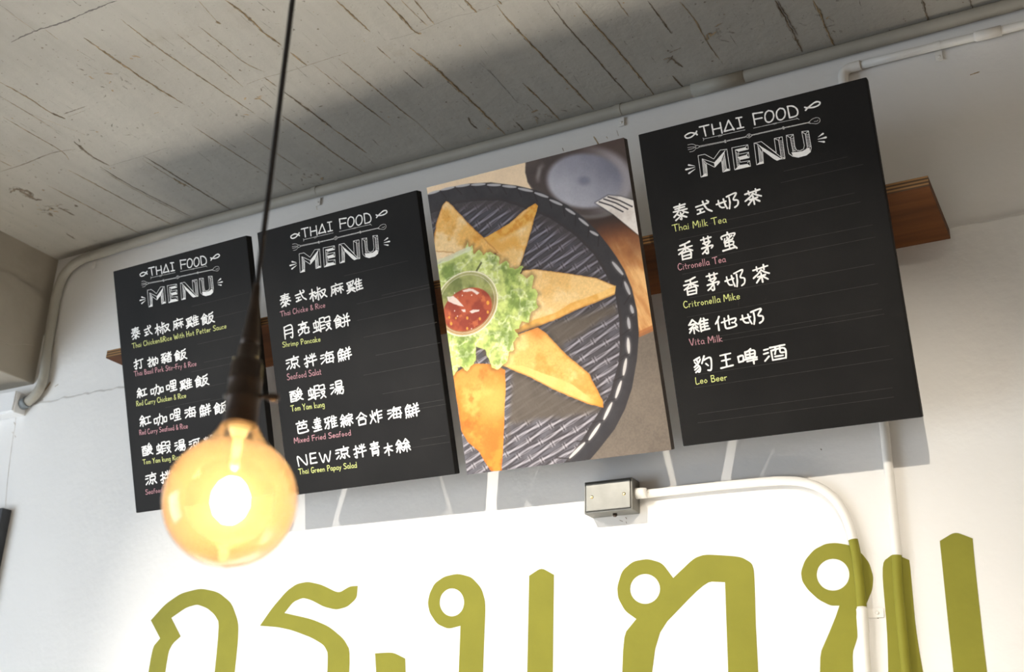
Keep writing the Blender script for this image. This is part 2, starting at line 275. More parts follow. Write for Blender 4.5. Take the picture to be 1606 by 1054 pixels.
DATA = json.loads(r'''{"T":{"0":[[[["泰",55.6,432.4,28.1,27.8],["式",97.1,431.4,25.9,23.8],["椒",143.8,429.0,47.1,28.3],["麻",194.2,430.4,32.7,22.9],["雞",239.5,428.1,39.8,23.9],["飯",287.4,426.4,39.8,23.9]],["Thai Chicken&Rice With Hot Petter Sauce",40.2,396.9,341.1,394.4,12.0],"y"],[[["打",55.7,356.2,31.0,21.7],["拋",103.0,354.4,34.1,20.5],["豬",147.3,356.6,33.0,23.3],["飯",192.2,355.4,38.1,22.9]],["Thai Basil Pork Stir-Fry & Rice",38.0,328.6,238.5,322.5,11.9],"p"],[[["紅",57.0,285.6,33.3,20.0],["咖",107.0,285.2,41.4,24.8],["哩",153.7,286.7,32.8,22.8],["雞",199.8,284.2,38.7,23.2],["飯",249.7,284.6,42.1,25.3]],["Red Curry Chicken & Rice",35.6,255.3,196.6,252.9,11.8],"y"],[[["紅",59.1,217.0,37.2,22.9],["咖",108.5,213.5,41.9,25.1],["哩",157.0,216.6,33.1,24.6],["海",204.5,216.8,34.3,21.7],["鮮",251.3,215.0,34.2,26.3],["飯",297.9,213.9,40.1,24.0]],["Red Curry Seafood & Rice",36.4,184.9,192.2,180.8,11.8],"p"],[[["酸",56.9,147.2,33.5,28.0],["蝦",108.8,144.7,46.4,27.9],["湯",161.9,143.2,33.0,21.9],["河",207.4,141.3,33.3,23.3],["粉",254.0,141.7,34.6,24.4]],["Tom Yam kung Rice N",38.7,113.3,174.0,110.9,11.5],"y"],[[["涼",59.6,76.7,35.8,25.5],["拌",108.0,74.8,34.9,27.8],["海",156.4,74.4,33.7,23.7],["鮮",202.5,74.2,32.8,25.9]],["Seafood Salad",37.9,40.7,137.1,41.1,11.5],"p"]],"1":[[[["泰",56.5,434.4,29.3,27.3],["式",100.4,435.8,30.6,22.7],["椒",148.4,431.8,46.5,27.9],["麻",199.7,432.3,34.3,22.2],["雞",246.9,431.1,42.3,25.4]],["Thai Chicke & Rice",38.0,399.6,163.2,398.6,11.5],"p"],[[["月",53.9,361.7,28.5,25.2],["亮",96.8,363.8,28.7,27.4],["蝦",147.5,362.4,49.7,29.8],["餅",202.3,361.4,41.7,25.0]],["Shrimp Pancake",33.5,330.5,138.9,326.6,11.5],"y"],[[["涼",55.4,292.6,36.5,25.9],["拌",104.8,289.5,33.9,26.0],["海",151.2,288.4,36.7,22.2],["鮮",197.9,288.2,36.4,25.8]],["Seafood Salat",34.9,256.1,130.1,254.5,13.4],"p"],[[["酸",54.4,220.2,35.2,27.2],["蝦",110.3,217.2,48.6,29.1],["湯",166.3,218.7,34.9,25.0]],["Tom Yam kung",34.7,185.4,127.4,182.7,12.8],"y"],[[["芭",59.1,147.1,31.3,26.1],["達",99.5,147.3,24.0,29.8],["雅",138.7,147.0,34.2,24.3],["綜",180.8,145.8,33.5,25.1],["合",221.0,143.8,25.9,24.9],["炸",258.6,144.1,32.5,24.8],["海",306.6,144.7,35.8,21.5],["鮮",351.3,143.8,35.3,27.6]],["Mixed Fried Seafood",32.6,114.1,188.1,112.3,11.9],"p"],[[["N",48.8,73.6,25.1,17.2],["E",79.6,75.0,18.6,17.9],["W",112.5,73.5,30.6,18.4],["涼",159.3,77.7,36.2,24.2],["拌",205.5,75.5,32.6,27.3],["青",244.9,76.0,23.4,31.1],["木",279.3,70.4,20.9,22.6],["絲",316.9,73.4,37.0,26.1]],["Thai Green Papay Salad",34.3,44.4,192.4,41.6,11.9],"y"]],"2":[],"3":[[[["泰",60.9,436.5,29.1,29.6],["式",106.3,435.7,30.4,21.7],["奶",151.9,435.7,40.9,24.5],["茶",201.0,434.8,29.2,25.6]],["Thai Milk Tea",41.1,402.3,145.1,398.5,12.7],"y"],[[["香",59.7,362.3,28.0,30.7],["茅",102.0,363.8,21.8,29.5],["蜜",143.8,363.8,26.2,30.4]],["Citronella Tea",40.6,327.9,132.7,326.5,12.3],"p"],[[["香",59.9,294.2,27.7,29.6],["茅",102.9,294.4,23.4,31.3],["奶",144.5,291.7,36.6,24.9],["茶",194.3,292.8,28.7,28.6]],["Critronella Mike",40.8,255.8,148.9,254.3,12.3],"y"],[[["維",63.7,218.3,40.0,24.0],["他",115.3,216.1,38.4,23.0],["奶",164.9,217.1,41.7,25.0]],["Vita Milk",42.0,184.4,104.6,182.4,12.2],"p"],[[["豹",60.8,146.8,34.9,27.9],["王",105.9,145.9,22.7,25.0],["啤",145.6,147.1,34.9,25.3],["酒",196.8,145.9,40.3,25.3]],["Leo Beer",42.4,111.2,102.4,110.7,12.1],"y"]]},"H":{"cap":[[[121.19,585.99],[139.33,585.7]],[[129.25,585.35],[130.8,566.8]],[[145.28,585.18],[145.76,566.01]],[[161.15,584.66],[162.17,564.3]],[[145.62,575.01],[162.07,574.75]],[[177.44,585.13],[166.8,566.53]],[[177.44,585.13],[185.11,564.89]],[[166.8,566.53],[185.38,566.68]],[[191.94,585.46],[202.52,584.7]],[[196.65,584.85],[198.11,565.44]],[[191.17,565.83],[203.26,565.48]],[[223.59,585.94],[241.5,584.24]],[[223.94,585.85],[224.59,565.07]],[[224.3,575.08],[239.26,574.33]],[[252.92,584.51],[247.46,581.84],[244.68,574.28],[245.95,566.09],[252.36,563.23],[258.37,567.24],[260.83,573.94],[259.06,581.14],[252.92,584.51]],[[273.76,583.5],[268.44,580.27],[265.8,573.62],[267.35,565.03],[273.36,562.27],[279.66,566.18],[281.82,573.28],[280.07,580.46],[273.76,583.5]],[[287.6,583.12],[288.29,562.23]],[[287.28,583.38],[295.44,582.24],[301.77,577.38],[304.31,569.86],[300.81,563.12],[288.29,562.23]],[[114.99,572.65],[110.78,576.29],[102.65,579.38],[93.75,577.56],[91.18,574.59],[95.25,570.98],[103.34,571.3],[110.64,575.39],[114.87,579.44]],[[114.87,579.44],[113.22,576.08],[114.99,572.65]],[[318.17,568.57],[325.76,573.53],[336.12,578.49],[343.0,578.01],[345.21,574.39],[340.23,571.33],[331.4,570.49],[322.92,572.08],[317.65,574.3]],[[317.65,574.3],[320.68,571.19],[318.17,568.57]]],"thin":[[[125.69,561.84],[205.01,560.07]],[[124.87,563.91],[126.24,561.7],[124.84,558.67]],[[152.09,560.76],[153.76,561.85]],[[154.76,558.63],[156.84,562.42]],[[157.76,558.66],[159.75,561.9]],[[160.14,559.58],[161.86,561.03]],[[220.98,559.33],[302.21,557.34]],[[300.22,559.28],[302.38,557.3],[304.49,554.97]],[[256.59,557.99],[258.25,559.41]],[[259.31,556.97],[261.52,559.71]],[[262.18,556.99],[264.34,559.38]],[[115.48,550.76],[164.07,548.6]],[[115.57,548.87],[163.85,547.17]],[[168.7,548.43],[204.55,547.46]],[[168.51,547.18],[204.39,546.39]],[[215.98,548.04],[272.84,547.29]],[[215.79,546.8],[272.63,545.89]],[[276.38,547.16],[316.8,545.99]],[[276.2,545.93],[316.66,545.12]],[[164.34,550.39],[164.66,545.12]],[[166.55,550.24],[166.87,544.97]],[[165.42,550.14],[165.76,545.04]],[[273.48,549.14],[273.81,544.33]],[[275.6,548.99],[275.93,544.18]],[[274.54,549.06],[274.87,544.26]],[[204.55,547.46],[208.25,550.08],[211.34,551.17],[213.97,549.25],[216.57,547.16],[213.7,545.09],[210.2,543.72],[207.16,545.36],[204.55,547.46]],[[209.52,548.85],[211.69,548.7],[212.13,546.75],[210.2,546.11],[208.95,547.51],[209.52,548.85]],[[94.43,557.98],[101.31,557.86],[106.7,555.65],[109.71,552.87]],[[93.29,552.97],[100.48,552.41],[106.99,551.26]],[[93.49,549.16],[99.94,548.78],[106.77,549.81]],[[95.79,544.11],[102.04,543.78],[106.78,546.05],[109.05,548.52]],[[109.77,553.23],[108.28,550.96],[109.0,548.16],[112.36,547.74],[115.68,549.59],[113.08,552.45],[109.77,553.23]],[[316.77,545.82],[321.59,546.44],[326.82,549.84],[335.32,550.8],[340.04,547.66],[339.8,542.69],[334.5,539.86],[326.18,542.26],[322.0,543.46],[316.77,545.82]],[[330.04,544.73],[335.17,544.19],[337.16,545.85]],[[319.64,545.12],[321.48,545.75],[322.5,544.42]]],"fill":[[[138.73,513.21],[163.84,532.23],[159.17,524.61],[153.27,514.62],[138.68,504.68]],[[110.12,492.09],[116.83,496.79],[120.19,496.7],[122.68,492.15]],[[152.54,492.27],[159.11,496.74],[163.61,496.38],[166.36,492.74]],[[181.56,527.42],[200.38,527.72],[205.78,523.35],[187.05,523.32]],[[184.02,512.72],[201.01,513.49],[205.21,507.36],[187.03,507.8]],[[175.1,491.24],[183.81,497.73],[200.26,496.32],[205.11,491.47]],[[224.15,528.81],[230.58,521.97],[262.11,492.2],[254.36,490.91],[249.3,494.96],[231.04,515.58]],[[216.51,491.38],[222.67,495.29],[228.29,494.48],[229.25,491.37]],[[281.98,499.37],[290.2,498.12],[302.12,497.06],[310.94,500.22],[314.71,500.76],[315.07,492.32],[307.24,488.26],[292.32,487.71],[283.63,491.82]]],"outl":[[[110.58,533.5],[123.76,533.02],[139.13,520.24],[153.64,533.95],[166.27,532.61],[166.36,492.74],[152.54,492.27],[153.27,514.62],[138.68,504.68],[124.09,516.08],[122.68,492.15],[110.12,492.09],[110.58,533.5]],[[175.8,533.02],[206.13,531.72],[205.78,523.35],[187.05,523.32],[186.92,518.17],[205.2,517.68],[205.21,507.36],[187.03,507.8],[187.25,503.05],[204.83,501.83],[205.11,491.47],[175.1,491.24],[175.8,533.02]],[[217.69,531.79],[231.13,531.81],[255.05,504.68],[255.38,531.54],[269.98,531.23],[268.97,490.9],[261.1,491.76],[254.36,490.91],[249.3,494.96],[231.04,515.58],[229.25,491.37],[216.51,491.38],[217.69,531.79]],[[277.44,532.04],[290.11,530.91],[289.48,508.6],[291.56,500.95],[297.75,498.84],[304.03,500.42],[306.54,506.49],[305.68,532.23],[317.48,530.71],[317.83,500.03],[315.07,492.32],[307.24,488.26],[292.32,487.71],[282.73,492.03],[277.29,498.07],[276.56,511.64],[277.44,532.04]],[[117.35,525.73],[139.01,513.15]],[[117.35,525.73],[116.29,496.43]],[[160.48,525.73],[160.3,496.47]],[[124.09,516.08],[117.74,525.16]],[[181.56,527.42],[181.08,496.47]],[[200.38,527.72],[205.65,531.64]],[[200.38,527.72],[182.08,527.77]],[[201.01,513.49],[205.2,517.68]],[[200.67,499.04],[204.8,501.65]],[[184.02,512.72],[201.01,513.49]],[[183.81,497.73],[200.26,496.32]],[[224.15,528.81],[222.86,495.25]],[[224.15,528.81],[217.69,531.79]],[[255.38,531.54],[262.64,526.44],[262.53,491.91]],[[262.64,526.44],[265.18,530.65]],[[231.13,531.81],[262.89,494.22]],[[277.44,532.04],[283.77,526.21],[284.9,500.12]],[[283.77,526.21],[290.06,530.64]],[[305.68,532.23],[311.23,526.13],[311.15,501.6],[306.59,496.01]],[[311.23,526.13],[317.46,530.53]]],"hat":[[[118.47,523.57],[116.89,497.25],[123.48,515.27],[122.53,495.03],10],[[159.53,522.64],[159.45,497.13],[153.55,512.66],[153.39,494.73],9],[[182.12,524.94],[181.15,496.92],[186.91,522.41],[185.19,498.82],9],[[224.46,525.83],[223.2,495.65],[229.83,513.93],[228.75,494.38],9],[[263.17,526.8],[262.15,492.48],[269.54,529.61],[268.65,491.93],12],[[284.22,526.1],[284.9,500.12],[289.75,528.61],[289.37,500.03],9],[[312.12,525.91],[311.74,502.41],[317.42,529.11],[317.53,501.05],9]],"drop":[[[101.77,515.73],[88.86,520.59]],[[102.11,513.46],[82.5,512.83]],[[101.59,510.04],[87.06,504.13]],[[332.48,515.71],[342.95,520.11]],[[331.32,511.82],[347.14,511.83]],[[331.29,508.04],[342.8,504.36]]]},"AF":{"0":[[1.00151,-0.01428],[0.01265,0.99974],[-9.811,-2.99695]],"1":[[1.02762,0.00142],[0.06988,1.01219],[-40.06214,-11.04813]]},"RULE":{"3":[[48.5,398.7,378.6,407.0],[50.7,379.8,387.0,390.3],[48.5,331.3,400.6,350.8],[47.3,307.1,401.9,331.1],[44.2,220.2,393.4,255.5],[55.4,269.2,393.3,275.9],[46.2,166.8,395.7,200.9],[47.1,198.0,393.6,187.7],[48.6,125.6,395.6,131.3],[38.1,97.1,398.1,113.0],[38.0,55.2,389.3,56.3],[35.5,38.8,389.0,40.8],[263.4,470.0,376.9,467.5],[254.9,452.9,401.1,445.8]],"1":[[247.4,388.9,436.4,392.6],[314.3,387.9,433.9,406.6],[241.6,352.1,438.9,358.2],[252.7,315.2,440.2,317.5],[278.9,269.3,441.6,276.8],[239.8,233.8,435.4,237.6],[282.4,186.0,428.1,191.8],[277.0,152.4,430.5,158.0],[362.9,80.0,426.3,82.7],[246.6,64.5,431.8,68.7],[341.0,143.7,436.5,146.5],[224.1,458.1,390.5,456.1]],"0":[[248.7,372.0,423.5,372.2],[295.6,424.7,421.3,424.5],[220.0,308.2,424.6,312.9],[262.2,324.3,417.4,328.8],[234.6,268.0,371.4,269.7],[269.5,232.7,347.6,236.2],[129.1,237.6,270.5,240.0],[241.2,465.2,417.1,462.6]]},"MU":{"gor":[[[-0.3692,1.9649],[-0.3298,2.0009],[-0.2827,2.0246],[-0.2217,2.0326],[-0.1661,2.0206],[-0.1203,1.9923],[-0.0924,1.946],[-0.0869,1.8961],[-0.085,1.8363],[-0.1413,1.8379],[-0.1479,1.9458],[-0.169,1.9694],[-0.1944,1.985],[-0.2268,1.9953],[-0.2607,1.9896],[-0.3036,1.9676],[-0.2656,1.9228],[-0.2882,1.9067],[-0.2996,1.8845],[-0.297,1.8423],[-0.3521,1.8438],[-0.3534,1.8978],[-0.3302,1.9209]]],"ror":[[[-0.0279,1.9364],[0.0024,1.9745],[0.0401,2.0111],[0.0665,2.025],[0.0975,2.028],[0.1365,2.0189],[0.1862,1.9969],[0.2149,2.0102],[0.2361,2.01],[0.2361,1.9833],[0.2127,1.9659],[0.1833,1.9611],[0.1488,1.9694],[0.1129,1.986],[0.0879,1.9928],[0.061,1.985],[0.0395,1.9616],[0.1178,1.9441],[0.1671,1.9258],[0.2098,1.8977],[0.2323,1.8683],[0.2351,1.8274],[0.1797,1.8289],[0.1738,1.8652],[0.1581,1.8867],[0.1225,1.9039],[0.0655,1.9224],[0.0224,1.9313]]],"leaf":[[[0.2955,1.864],[0.3406,1.8645],[0.3726,1.8508],[0.4111,1.8224],[0.3501,1.8241]]],"ngor":[[[0.5071,1.8197],[0.5041,1.9118],[0.4747,1.9067],[0.4471,1.918],[0.4274,1.9417],[0.4211,1.9624],[0.4247,1.9828],[0.4357,2.0028],[0.4593,2.0157],[0.4924,2.0197],[0.5258,2.0098],[0.5505,1.9854],[0.5617,1.9547],[0.5612,1.8711],[0.5618,1.8182]],[[0.5105,1.959],[0.5101,1.9527],[0.5082,1.9467],[0.5049,1.9414],[0.5005,1.9372],[0.495,1.934],[0.4888,1.9322],[0.4822,1.9318],[0.4755,1.9329],[0.4691,1.9353],[0.4631,1.9391],[0.4581,1.9439],[0.4542,1.9496],[0.4515,1.9558],[0.4504,1.9623],[0.4508,1.9688],[0.4526,1.9748],[0.4559,1.9802],[0.4605,1.9845],[0.466,1.9877],[0.4723,1.9895],[0.479,1.9898],[0.4857,1.9886],[0.4922,1.9861],[0.4981,1.9823],[0.5031,1.9774],[0.5069,1.9717],[0.5094,1.9655]]],"pole":[[[0.6613,2.0039],[0.6887,2.0182],[0.7171,2.0021],[0.7186,1.8136],[0.6624,1.8152]]],"tor":[[[0.8641,1.8749],[0.8941,1.9064],[0.8712,1.9226],[0.8567,1.9478],[0.8549,1.9694],[0.8653,1.9997],[0.889,2.0167],[0.9191,2.0194],[0.9485,2.0093],[0.9705,1.9791],[1.0132,2.0137],[1.0357,2.0194],[1.1038,2.0101],[1.1245,1.9967],[1.1285,1.9817],[1.1262,1.8837],[1.1258,1.8022],[1.0686,1.8038],[1.0721,1.9648],[1.035,1.9689],[0.9228,1.8695],[0.9197,1.808],[0.8622,1.8096]],[[0.9435,1.9603],[0.9426,1.954],[0.9402,1.9482],[0.9364,1.943],[0.9315,1.9388],[0.9256,1.9358],[0.9191,1.934],[0.9123,1.9337],[0.9054,1.9348],[0.8989,1.9373],[0.8931,1.941],[0.8882,1.9458],[0.8846,1.9514],[0.8824,1.9576],[0.8817,1.964],[0.8825,1.9704],[0.8849,1.9763],[0.8887,1.9816],[0.8937,1.9858],[0.8997,1.9889],[0.9063,1.9906],[0.9133,1.9908],[0.9202,1.9897],[0.9267,1.9871],[0.9324,1.9833],[0.9372,1.9784],[0.9407,1.9728],[0.9429,1.9666]]],"ring":[[[1.2785,1.9108],[1.2629,1.9116],[1.2426,1.9232],[1.2253,1.9413],[1.2157,1.9578],[1.2146,1.974],[1.2237,1.9949],[1.2412,2.0125],[1.2634,2.0216],[1.282,2.0214],[1.3054,2.0156],[1.3249,1.9994],[1.3363,1.9814],[1.341,1.9576],[1.3372,1.9345],[1.3249,1.9108],[1.3191,1.9034],[1.3064,1.8748],[1.3046,1.8534],[1.292,1.825],[1.2918,1.7979],[1.233,1.7996],[1.2347,1.8232],[1.2566,1.8643],[1.2704,1.8918]],[[1.3002,1.9634],[1.299,1.9573],[1.2964,1.9515],[1.2926,1.9464],[1.2877,1.9423],[1.282,1.9393],[1.2758,1.9376],[1.2693,1.9373],[1.263,1.9384],[1.257,1.9408],[1.2518,1.9445],[1.2475,1.9493],[1.2444,1.9548],[1.2427,1.9609],[1.2424,1.9673],[1.2436,1.9735],[1.2462,1.9794],[1.2501,1.9846],[1.2551,1.9887],[1.2609,1.9917],[1.2672,1.9934],[1.2737,1.9936],[1.2801,1.9924],[1.2861,1.9899],[1.2913,1.9861],[1.2954,1.9813],[1.2984,1.9758],[1.3,1.9697]]],"mid":[[[1.3567,1.9805],[1.3797,1.9953],[1.4043,1.9817],[1.4047,1.9688],[1.4029,1.842],[1.4349,1.7939],[1.3136,1.7973],[1.3255,1.8053],[1.3555,1.8413]]],"right":[[[1.4578,2.0108],[1.4845,2.0246],[1.5112,2.0108],[1.5096,1.9615],[1.5087,1.9044],[1.5078,1.839],[1.506,1.7919],[1.4536,1.7934],[1.4559,1.8557]]]},"SEAM":[[[[0.07,-0.754],[0.069,-0.641],[0.083,-0.454],[0.091,-0.352]],4.3,"b"],[[[-0.049,-0.744],[-0.048,-0.694],[-0.043,-0.552],[-0.032,-0.456]],6.0,"b"],[[[-0.351,-0.711],[-0.344,-0.637],[-0.346,-0.571],[-0.335,-0.538]],4.9,"b"],[[[-0.346,-0.571],[-0.335,-0.538]],6.6,"d"],[[[-0.399,-0.673],[-0.396,-0.583],[-0.397,-0.507]],2.5,"b"],[[[-0.393,-0.588],[-0.347,-0.466]],1.7,"b"],[[[-0.465,-0.611],[-0.464,-0.536],[-0.461,-0.44],[-0.478,-0.398]],3.4,"b"],[[[-0.397,-0.455],[-0.41,-0.385],[-0.405,-0.331]],6.8,"d"],[[[-0.431,-0.34],[-0.431,-0.232],[-0.407,-0.03]],4.4,"d"],[[[-0.438,-0.33],[-0.438,-0.221],[-0.416,-0.026]],2.6,"b"],[[[-0.519,-0.365],[-0.51,-0.255],[-0.501,-0.119],[-0.489,-0.006]],4.4,"b"],[[[-0.632,-0.329],[-0.625,-0.21],[-0.619,-0.098],[-0.613,0.003]],4.6,"b"],[[[-0.29,-0.33],[-0.287,-0.232],[-0.285,-0.162],[-0.279,-0.005]],5.1,"d"],[[[-0.304,-0.317],[-0.303,-0.225],[-0.294,-0.152]],2.6,"b"],[[[-0.299,-0.213],[-0.3,-0.184],[-0.297,-0.168]],10.5,"b"],[[[-0.643,-0.474],[-0.639,-0.441]],3.6,"b"],[[[-0.704,-0.232],[-0.699,-0.177]],5.7,"d"],[[[-0.808,-0.111],[-0.813,-0.074]],5.9,"d"],[[[-0.689,-0.436],[-0.599,-0.435],[-0.49,-0.441],[-0.422,-0.428]],2.7,"d"],[[[-0.405,-0.331],[-0.29,-0.33],[-0.198,-0.332]],2.1,"g"],[[[-0.204,-0.803],[-0.126,-0.806],[-0.038,-0.801],[0.052,-0.802],[0.107,-0.802]],6.1,"g"],[[[-0.324,-0.554],[-0.244,-0.554]],2.5,"d"],[[[-0.323,-0.541],[-0.263,-0.542]],1.7,"d"],[[[-0.124,-0.882],[-0.124,-0.808]],1.5,"b"],[[[-0.102,-0.801],[-0.104,-0.764]],2.2,"b"],[[[0.309,-0.706],[0.314,-0.651],[0.311,-0.587],[0.316,-0.532]],6.9,"b"],[[[0.317,-0.506],[0.32,-0.451]],5.8,"b"],[[[0.335,-0.449],[0.341,-0.316],[0.351,-0.168]],2.9,"b"],[[[0.259,-0.731],[0.246,-0.655]],2.1,"b"],[[[0.246,-0.66],[0.246,-0.648]],8.5,"b"],[[[0.201,-0.664],[0.202,-0.59],[0.203,-0.522],[0.22,-0.474]],2.9,"b"],[[[0.206,-0.457],[0.209,-0.417]],3.0,"b"],[[[0.21,-0.397],[0.215,-0.323],[0.219,-0.22]],6.0,"d"],[[[0.219,-0.22],[0.228,-0.093]],4.7,"b"],[[[0.141,-0.662],[0.141,-0.595],[0.143,-0.541],[0.139,-0.451]],2.9,"b"],[[[0.142,-0.408],[0.144,-0.352]],3.1,"b"],[[[0.144,-0.32],[0.151,-0.212],[0.156,-0.101],[0.165,-0.014]],4.7,"b"],[[[-0.079,-0.383],[-0.074,-0.269],[-0.063,-0.124]],3.2,"b"],[[[-0.059,-0.101],[-0.058,-0.023]],2.5,"b"],[[[0.016,-0.306],[0.021,-0.213],[0.03,-0.104]],2.4,"b"],[[[0.34,-0.3],[0.348,-0.22]],4.5,"d"],[[[0.511,-0.605],[0.512,-0.549],[0.514,-0.487]],5.4,"b"],[[[0.599,-0.561],[0.599,-0.505],[0.598,-0.45],[0.605,-0.433]],5.4,"b"],[[[0.629,-0.546],[0.63,-0.494],[0.632,-0.45]],2.7,"b"],[[[0.653,-0.534],[0.648,-0.449]],4.0,"b"],[[[0.743,-0.49],[0.746,-0.442]],6.7,"b"],[[[0.803,-0.46],[0.803,-0.442]],5.3,"b"],[[[0.793,-0.445],[0.792,-0.385],[0.797,-0.287],[0.805,-0.157],[0.813,-0.02]],5.3,"b"],[[[0.559,-0.404],[0.568,-0.334],[0.572,-0.25],[0.576,-0.147],[0.578,-0.017]],8.4,"b"],[[[0.501,-0.343],[0.505,-0.266]],3.6,"d"],[[[0.497,-0.44],[0.499,-0.388]],2.8,"b"],[[[0.398,-0.441],[0.404,-0.338],[0.41,-0.211],[0.416,-0.157]],3.6,"b"],[[[0.416,-0.157],[0.412,-0.017]],1.5,"b"],[[[0.626,-0.052],[0.627,-0.012]],4.6,"d"],[[[0.665,-0.291],[0.67,-0.234],[0.668,-0.119]],1.7,"g"],[[[0.714,-0.185],[0.721,-0.093],[0.723,-0.007]],4.4,"b"],[[[0.891,-0.416],[0.891,-0.317],[0.898,-0.205],[0.902,-0.114],[0.909,-0.018]],4.0,"d"],[[[0.939,-0.383],[0.943,-0.31],[0.951,-0.205],[0.957,-0.077],[0.959,-0.013]],5.3,"b"],[[[1.016,-0.354],[1.017,-0.293]],2.7,"b"],[[[1.07,-0.322],[1.073,-0.236],[1.074,-0.205]],4.0,"d"],[[[1.126,-0.291],[1.133,-0.224],[1.133,-0.185]],2.7,"b"],[[[1.022,-0.064],[1.028,-0.007]],4.3,"d"],[[[1.026,-0.126],[1.04,-0.127],[1.048,-0.103],[1.054,-0.084]],5.7,"d"],[[[1.047,-0.144],[1.06,-0.147],[1.075,-0.149]],4.2,"d"],[[[1.029,-0.112],[1.05,-0.132]],4.3,"d"],[[[1.132,-0.234],[1.131,-0.126],[1.134,-0.073]],2.7,"b"],[[[1.295,-0.211],[1.297,-0.143],[1.298,-0.085],[1.298,-0.022]],6.7,"d"],[[[1.299,-0.209],[1.302,-0.141],[1.304,-0.082]],5.4,"g"],[[[1.361,-0.178],[1.364,-0.126],[1.362,-0.063],[1.364,-0.007]],5.4,"b"],[[[1.553,-0.086],[1.552,-0.001]],5.5,"d"],[[[1.635,-0.046],[1.638,-0.014]],4.2,"d"],[[[0.536,-0.447],[0.594,-0.443],[0.694,-0.451],[0.743,-0.445],[0.826,-0.448]],1.4,"g"],[[[0.154,-0.455],[0.206,-0.457],[0.275,-0.452],[0.32,-0.451],[0.377,-0.451],[0.43,-0.45]],1.8,"d"],[[[0.536,-0.12],[0.529,-0.096],[0.53,-0.068]],4.6,"d"],[[[0.245,-0.309],[0.257,-0.309]],6.1,"d"],[[[-0.76,-0.349],[-0.723,-0.357],[-0.728,-0.326],[-0.726,-0.298],[-0.713,-0.28]],15.0,"d"],[[[-0.721,-0.349],[-0.708,-0.328],[-0.729,-0.3]],11.2,"d"],[[[-0.664,-0.322],[-0.663,-0.314]],11.1,"b"],[[[-0.651,-0.223],[-0.651,-0.211]],11.2,"d"],[[[-0.752,-0.223],[-0.762,-0.203]],11.5,"d"]]}''')

# ------------------------------------------------------------------ the setting
CZ = 3.062            # ceiling height
ZS = 2.597            # top of the thicker plaster coat on the wall
rnd = random.Random(7)
def nz(x, s): return math.sin(x*37.1+s)*.5+math.sin(x*91.7+2*s)*.3+math.sin(x*213.3+3*s)*.2
bm = bmesh.new()
rect(bm, [(-2.2, .004, ZS-.02), (3.6, .004, ZS-.02), (3.6, .004, CZ+.05), (-2.2, .004, CZ+.05)])     # upper wall
xs = [-2.2+i*5.8/580 for i in range(581)]
top = [ZS+.002*nz(x, 1)+(0.002*nz(x*2.3, 4) if x < 0 else 0)+(.003 if x < -.45 else 0)*nz(x*.7, 2) for x in xs]
for i in range(580):
    f = rect(bm, [(xs[i], 0, top[i]), (xs[i+1], 0, top[i+1]), (xs[i+1], .006, top[i+1]+.010), (xs[i], .006, top[i]+.010)])
    rect(bm, [(xs[i], 0, 0), (xs[i+1], 0, 0), (xs[i+1], 0, top[i+1]), (xs[i], 0, top[i])])
# cracks, plug holes and smudges in the plaster
for pts, w, k in [[[[-1.015, 2.5729], [-1.0088, 2.5414], [-1.0076, 2.4995], [-1.002, 2.4425], [-0.9965, 2.3955], [-0.9884, 2.3398], [-0.9804, 2.3028]], 1.0, 1], [[[-1.0177, 2.5541], [-1.0099, 2.5454]], 3, 1], [[[-1.0176, 2.5254], [-1.0104, 2.5188]], 2.5, 1], [[[-1.0032, 2.5122], [-0.9961, 2.5056]], 2.5, 1], [[[0.722, 2.9966], [0.7254, 2.9871]], 4, 2], [[[0.802, 3.0057], [0.8085, 2.9936], [0.8149, 2.9799]], 3, 1], [[[0.8341, 2.9968], [0.8372, 2.9908]], 3, 1], [[[1.6136, 2.922], [1.6208, 2.9228], [1.6315, 2.9239]], 2.5, 1], [[[1.2668, 2.1987], [1.2689, 2.196]], 3.5, 2], [[[-0.9374, 2.6276], [-0.9188, 2.6365], [-0.8991, 2.6606]], 6, 1], [[[-0.8788, 2.6421], [-0.8647, 2.6477]], 4, 1], [[[-0.9256, 2.6028], [-0.9169, 2.6092]], 3, 1], [[[0.8612, 2.1004], [0.868, 2.0972]], 3, 2], [[[0.8736, 2.1057], [0.8763, 2.1016]], 3, 2], [[[0.8748, 2.0966], [0.8762, 2.0927]], 3, 2], [[[0.0016, 3.0229], [0.0081, 3.0024]], 2, 1], [[[0.8596, 3.0067], [0.8642, 2.9901]], 2, 1], [[[-0.9975, 3.0617], [-0.9842, 3.0525]], 3, 1], [[[1.3404, 1.8878], [1.3434, 1.8855]], 3, 2]]:
    P = catmull([(x, z, 0) for x, z in pts], 5); prev = None; w *= .0011
    for i, q in enumerate(P):
        d = (P[min(i+1, len(P)-1)]-P[max(i-1, 0)]).normalized(); s = Vector((-d.y, d.x, 0))
        a = w*.5*rnd.uniform(.5, 1.2)*(.5 if i in (0, len(P)-1) else 1)
        yy = .0036 if q.y > ZS+.006 else -.0004
        cur = [bm.verts.new((q.x+s.x*a, yy, q.y+s.y*a)), bm.verts.new((q.x-s.x*a, yy, q.y-s.y*a))]
        if prev: bm.faces.new((prev[0], cur[0], cur[1], prev[1])).material_index = k
        prev = cur
wall = struct('wall_back', bm, [M['wall'], M['conc_brown'], M['conc_dark']])

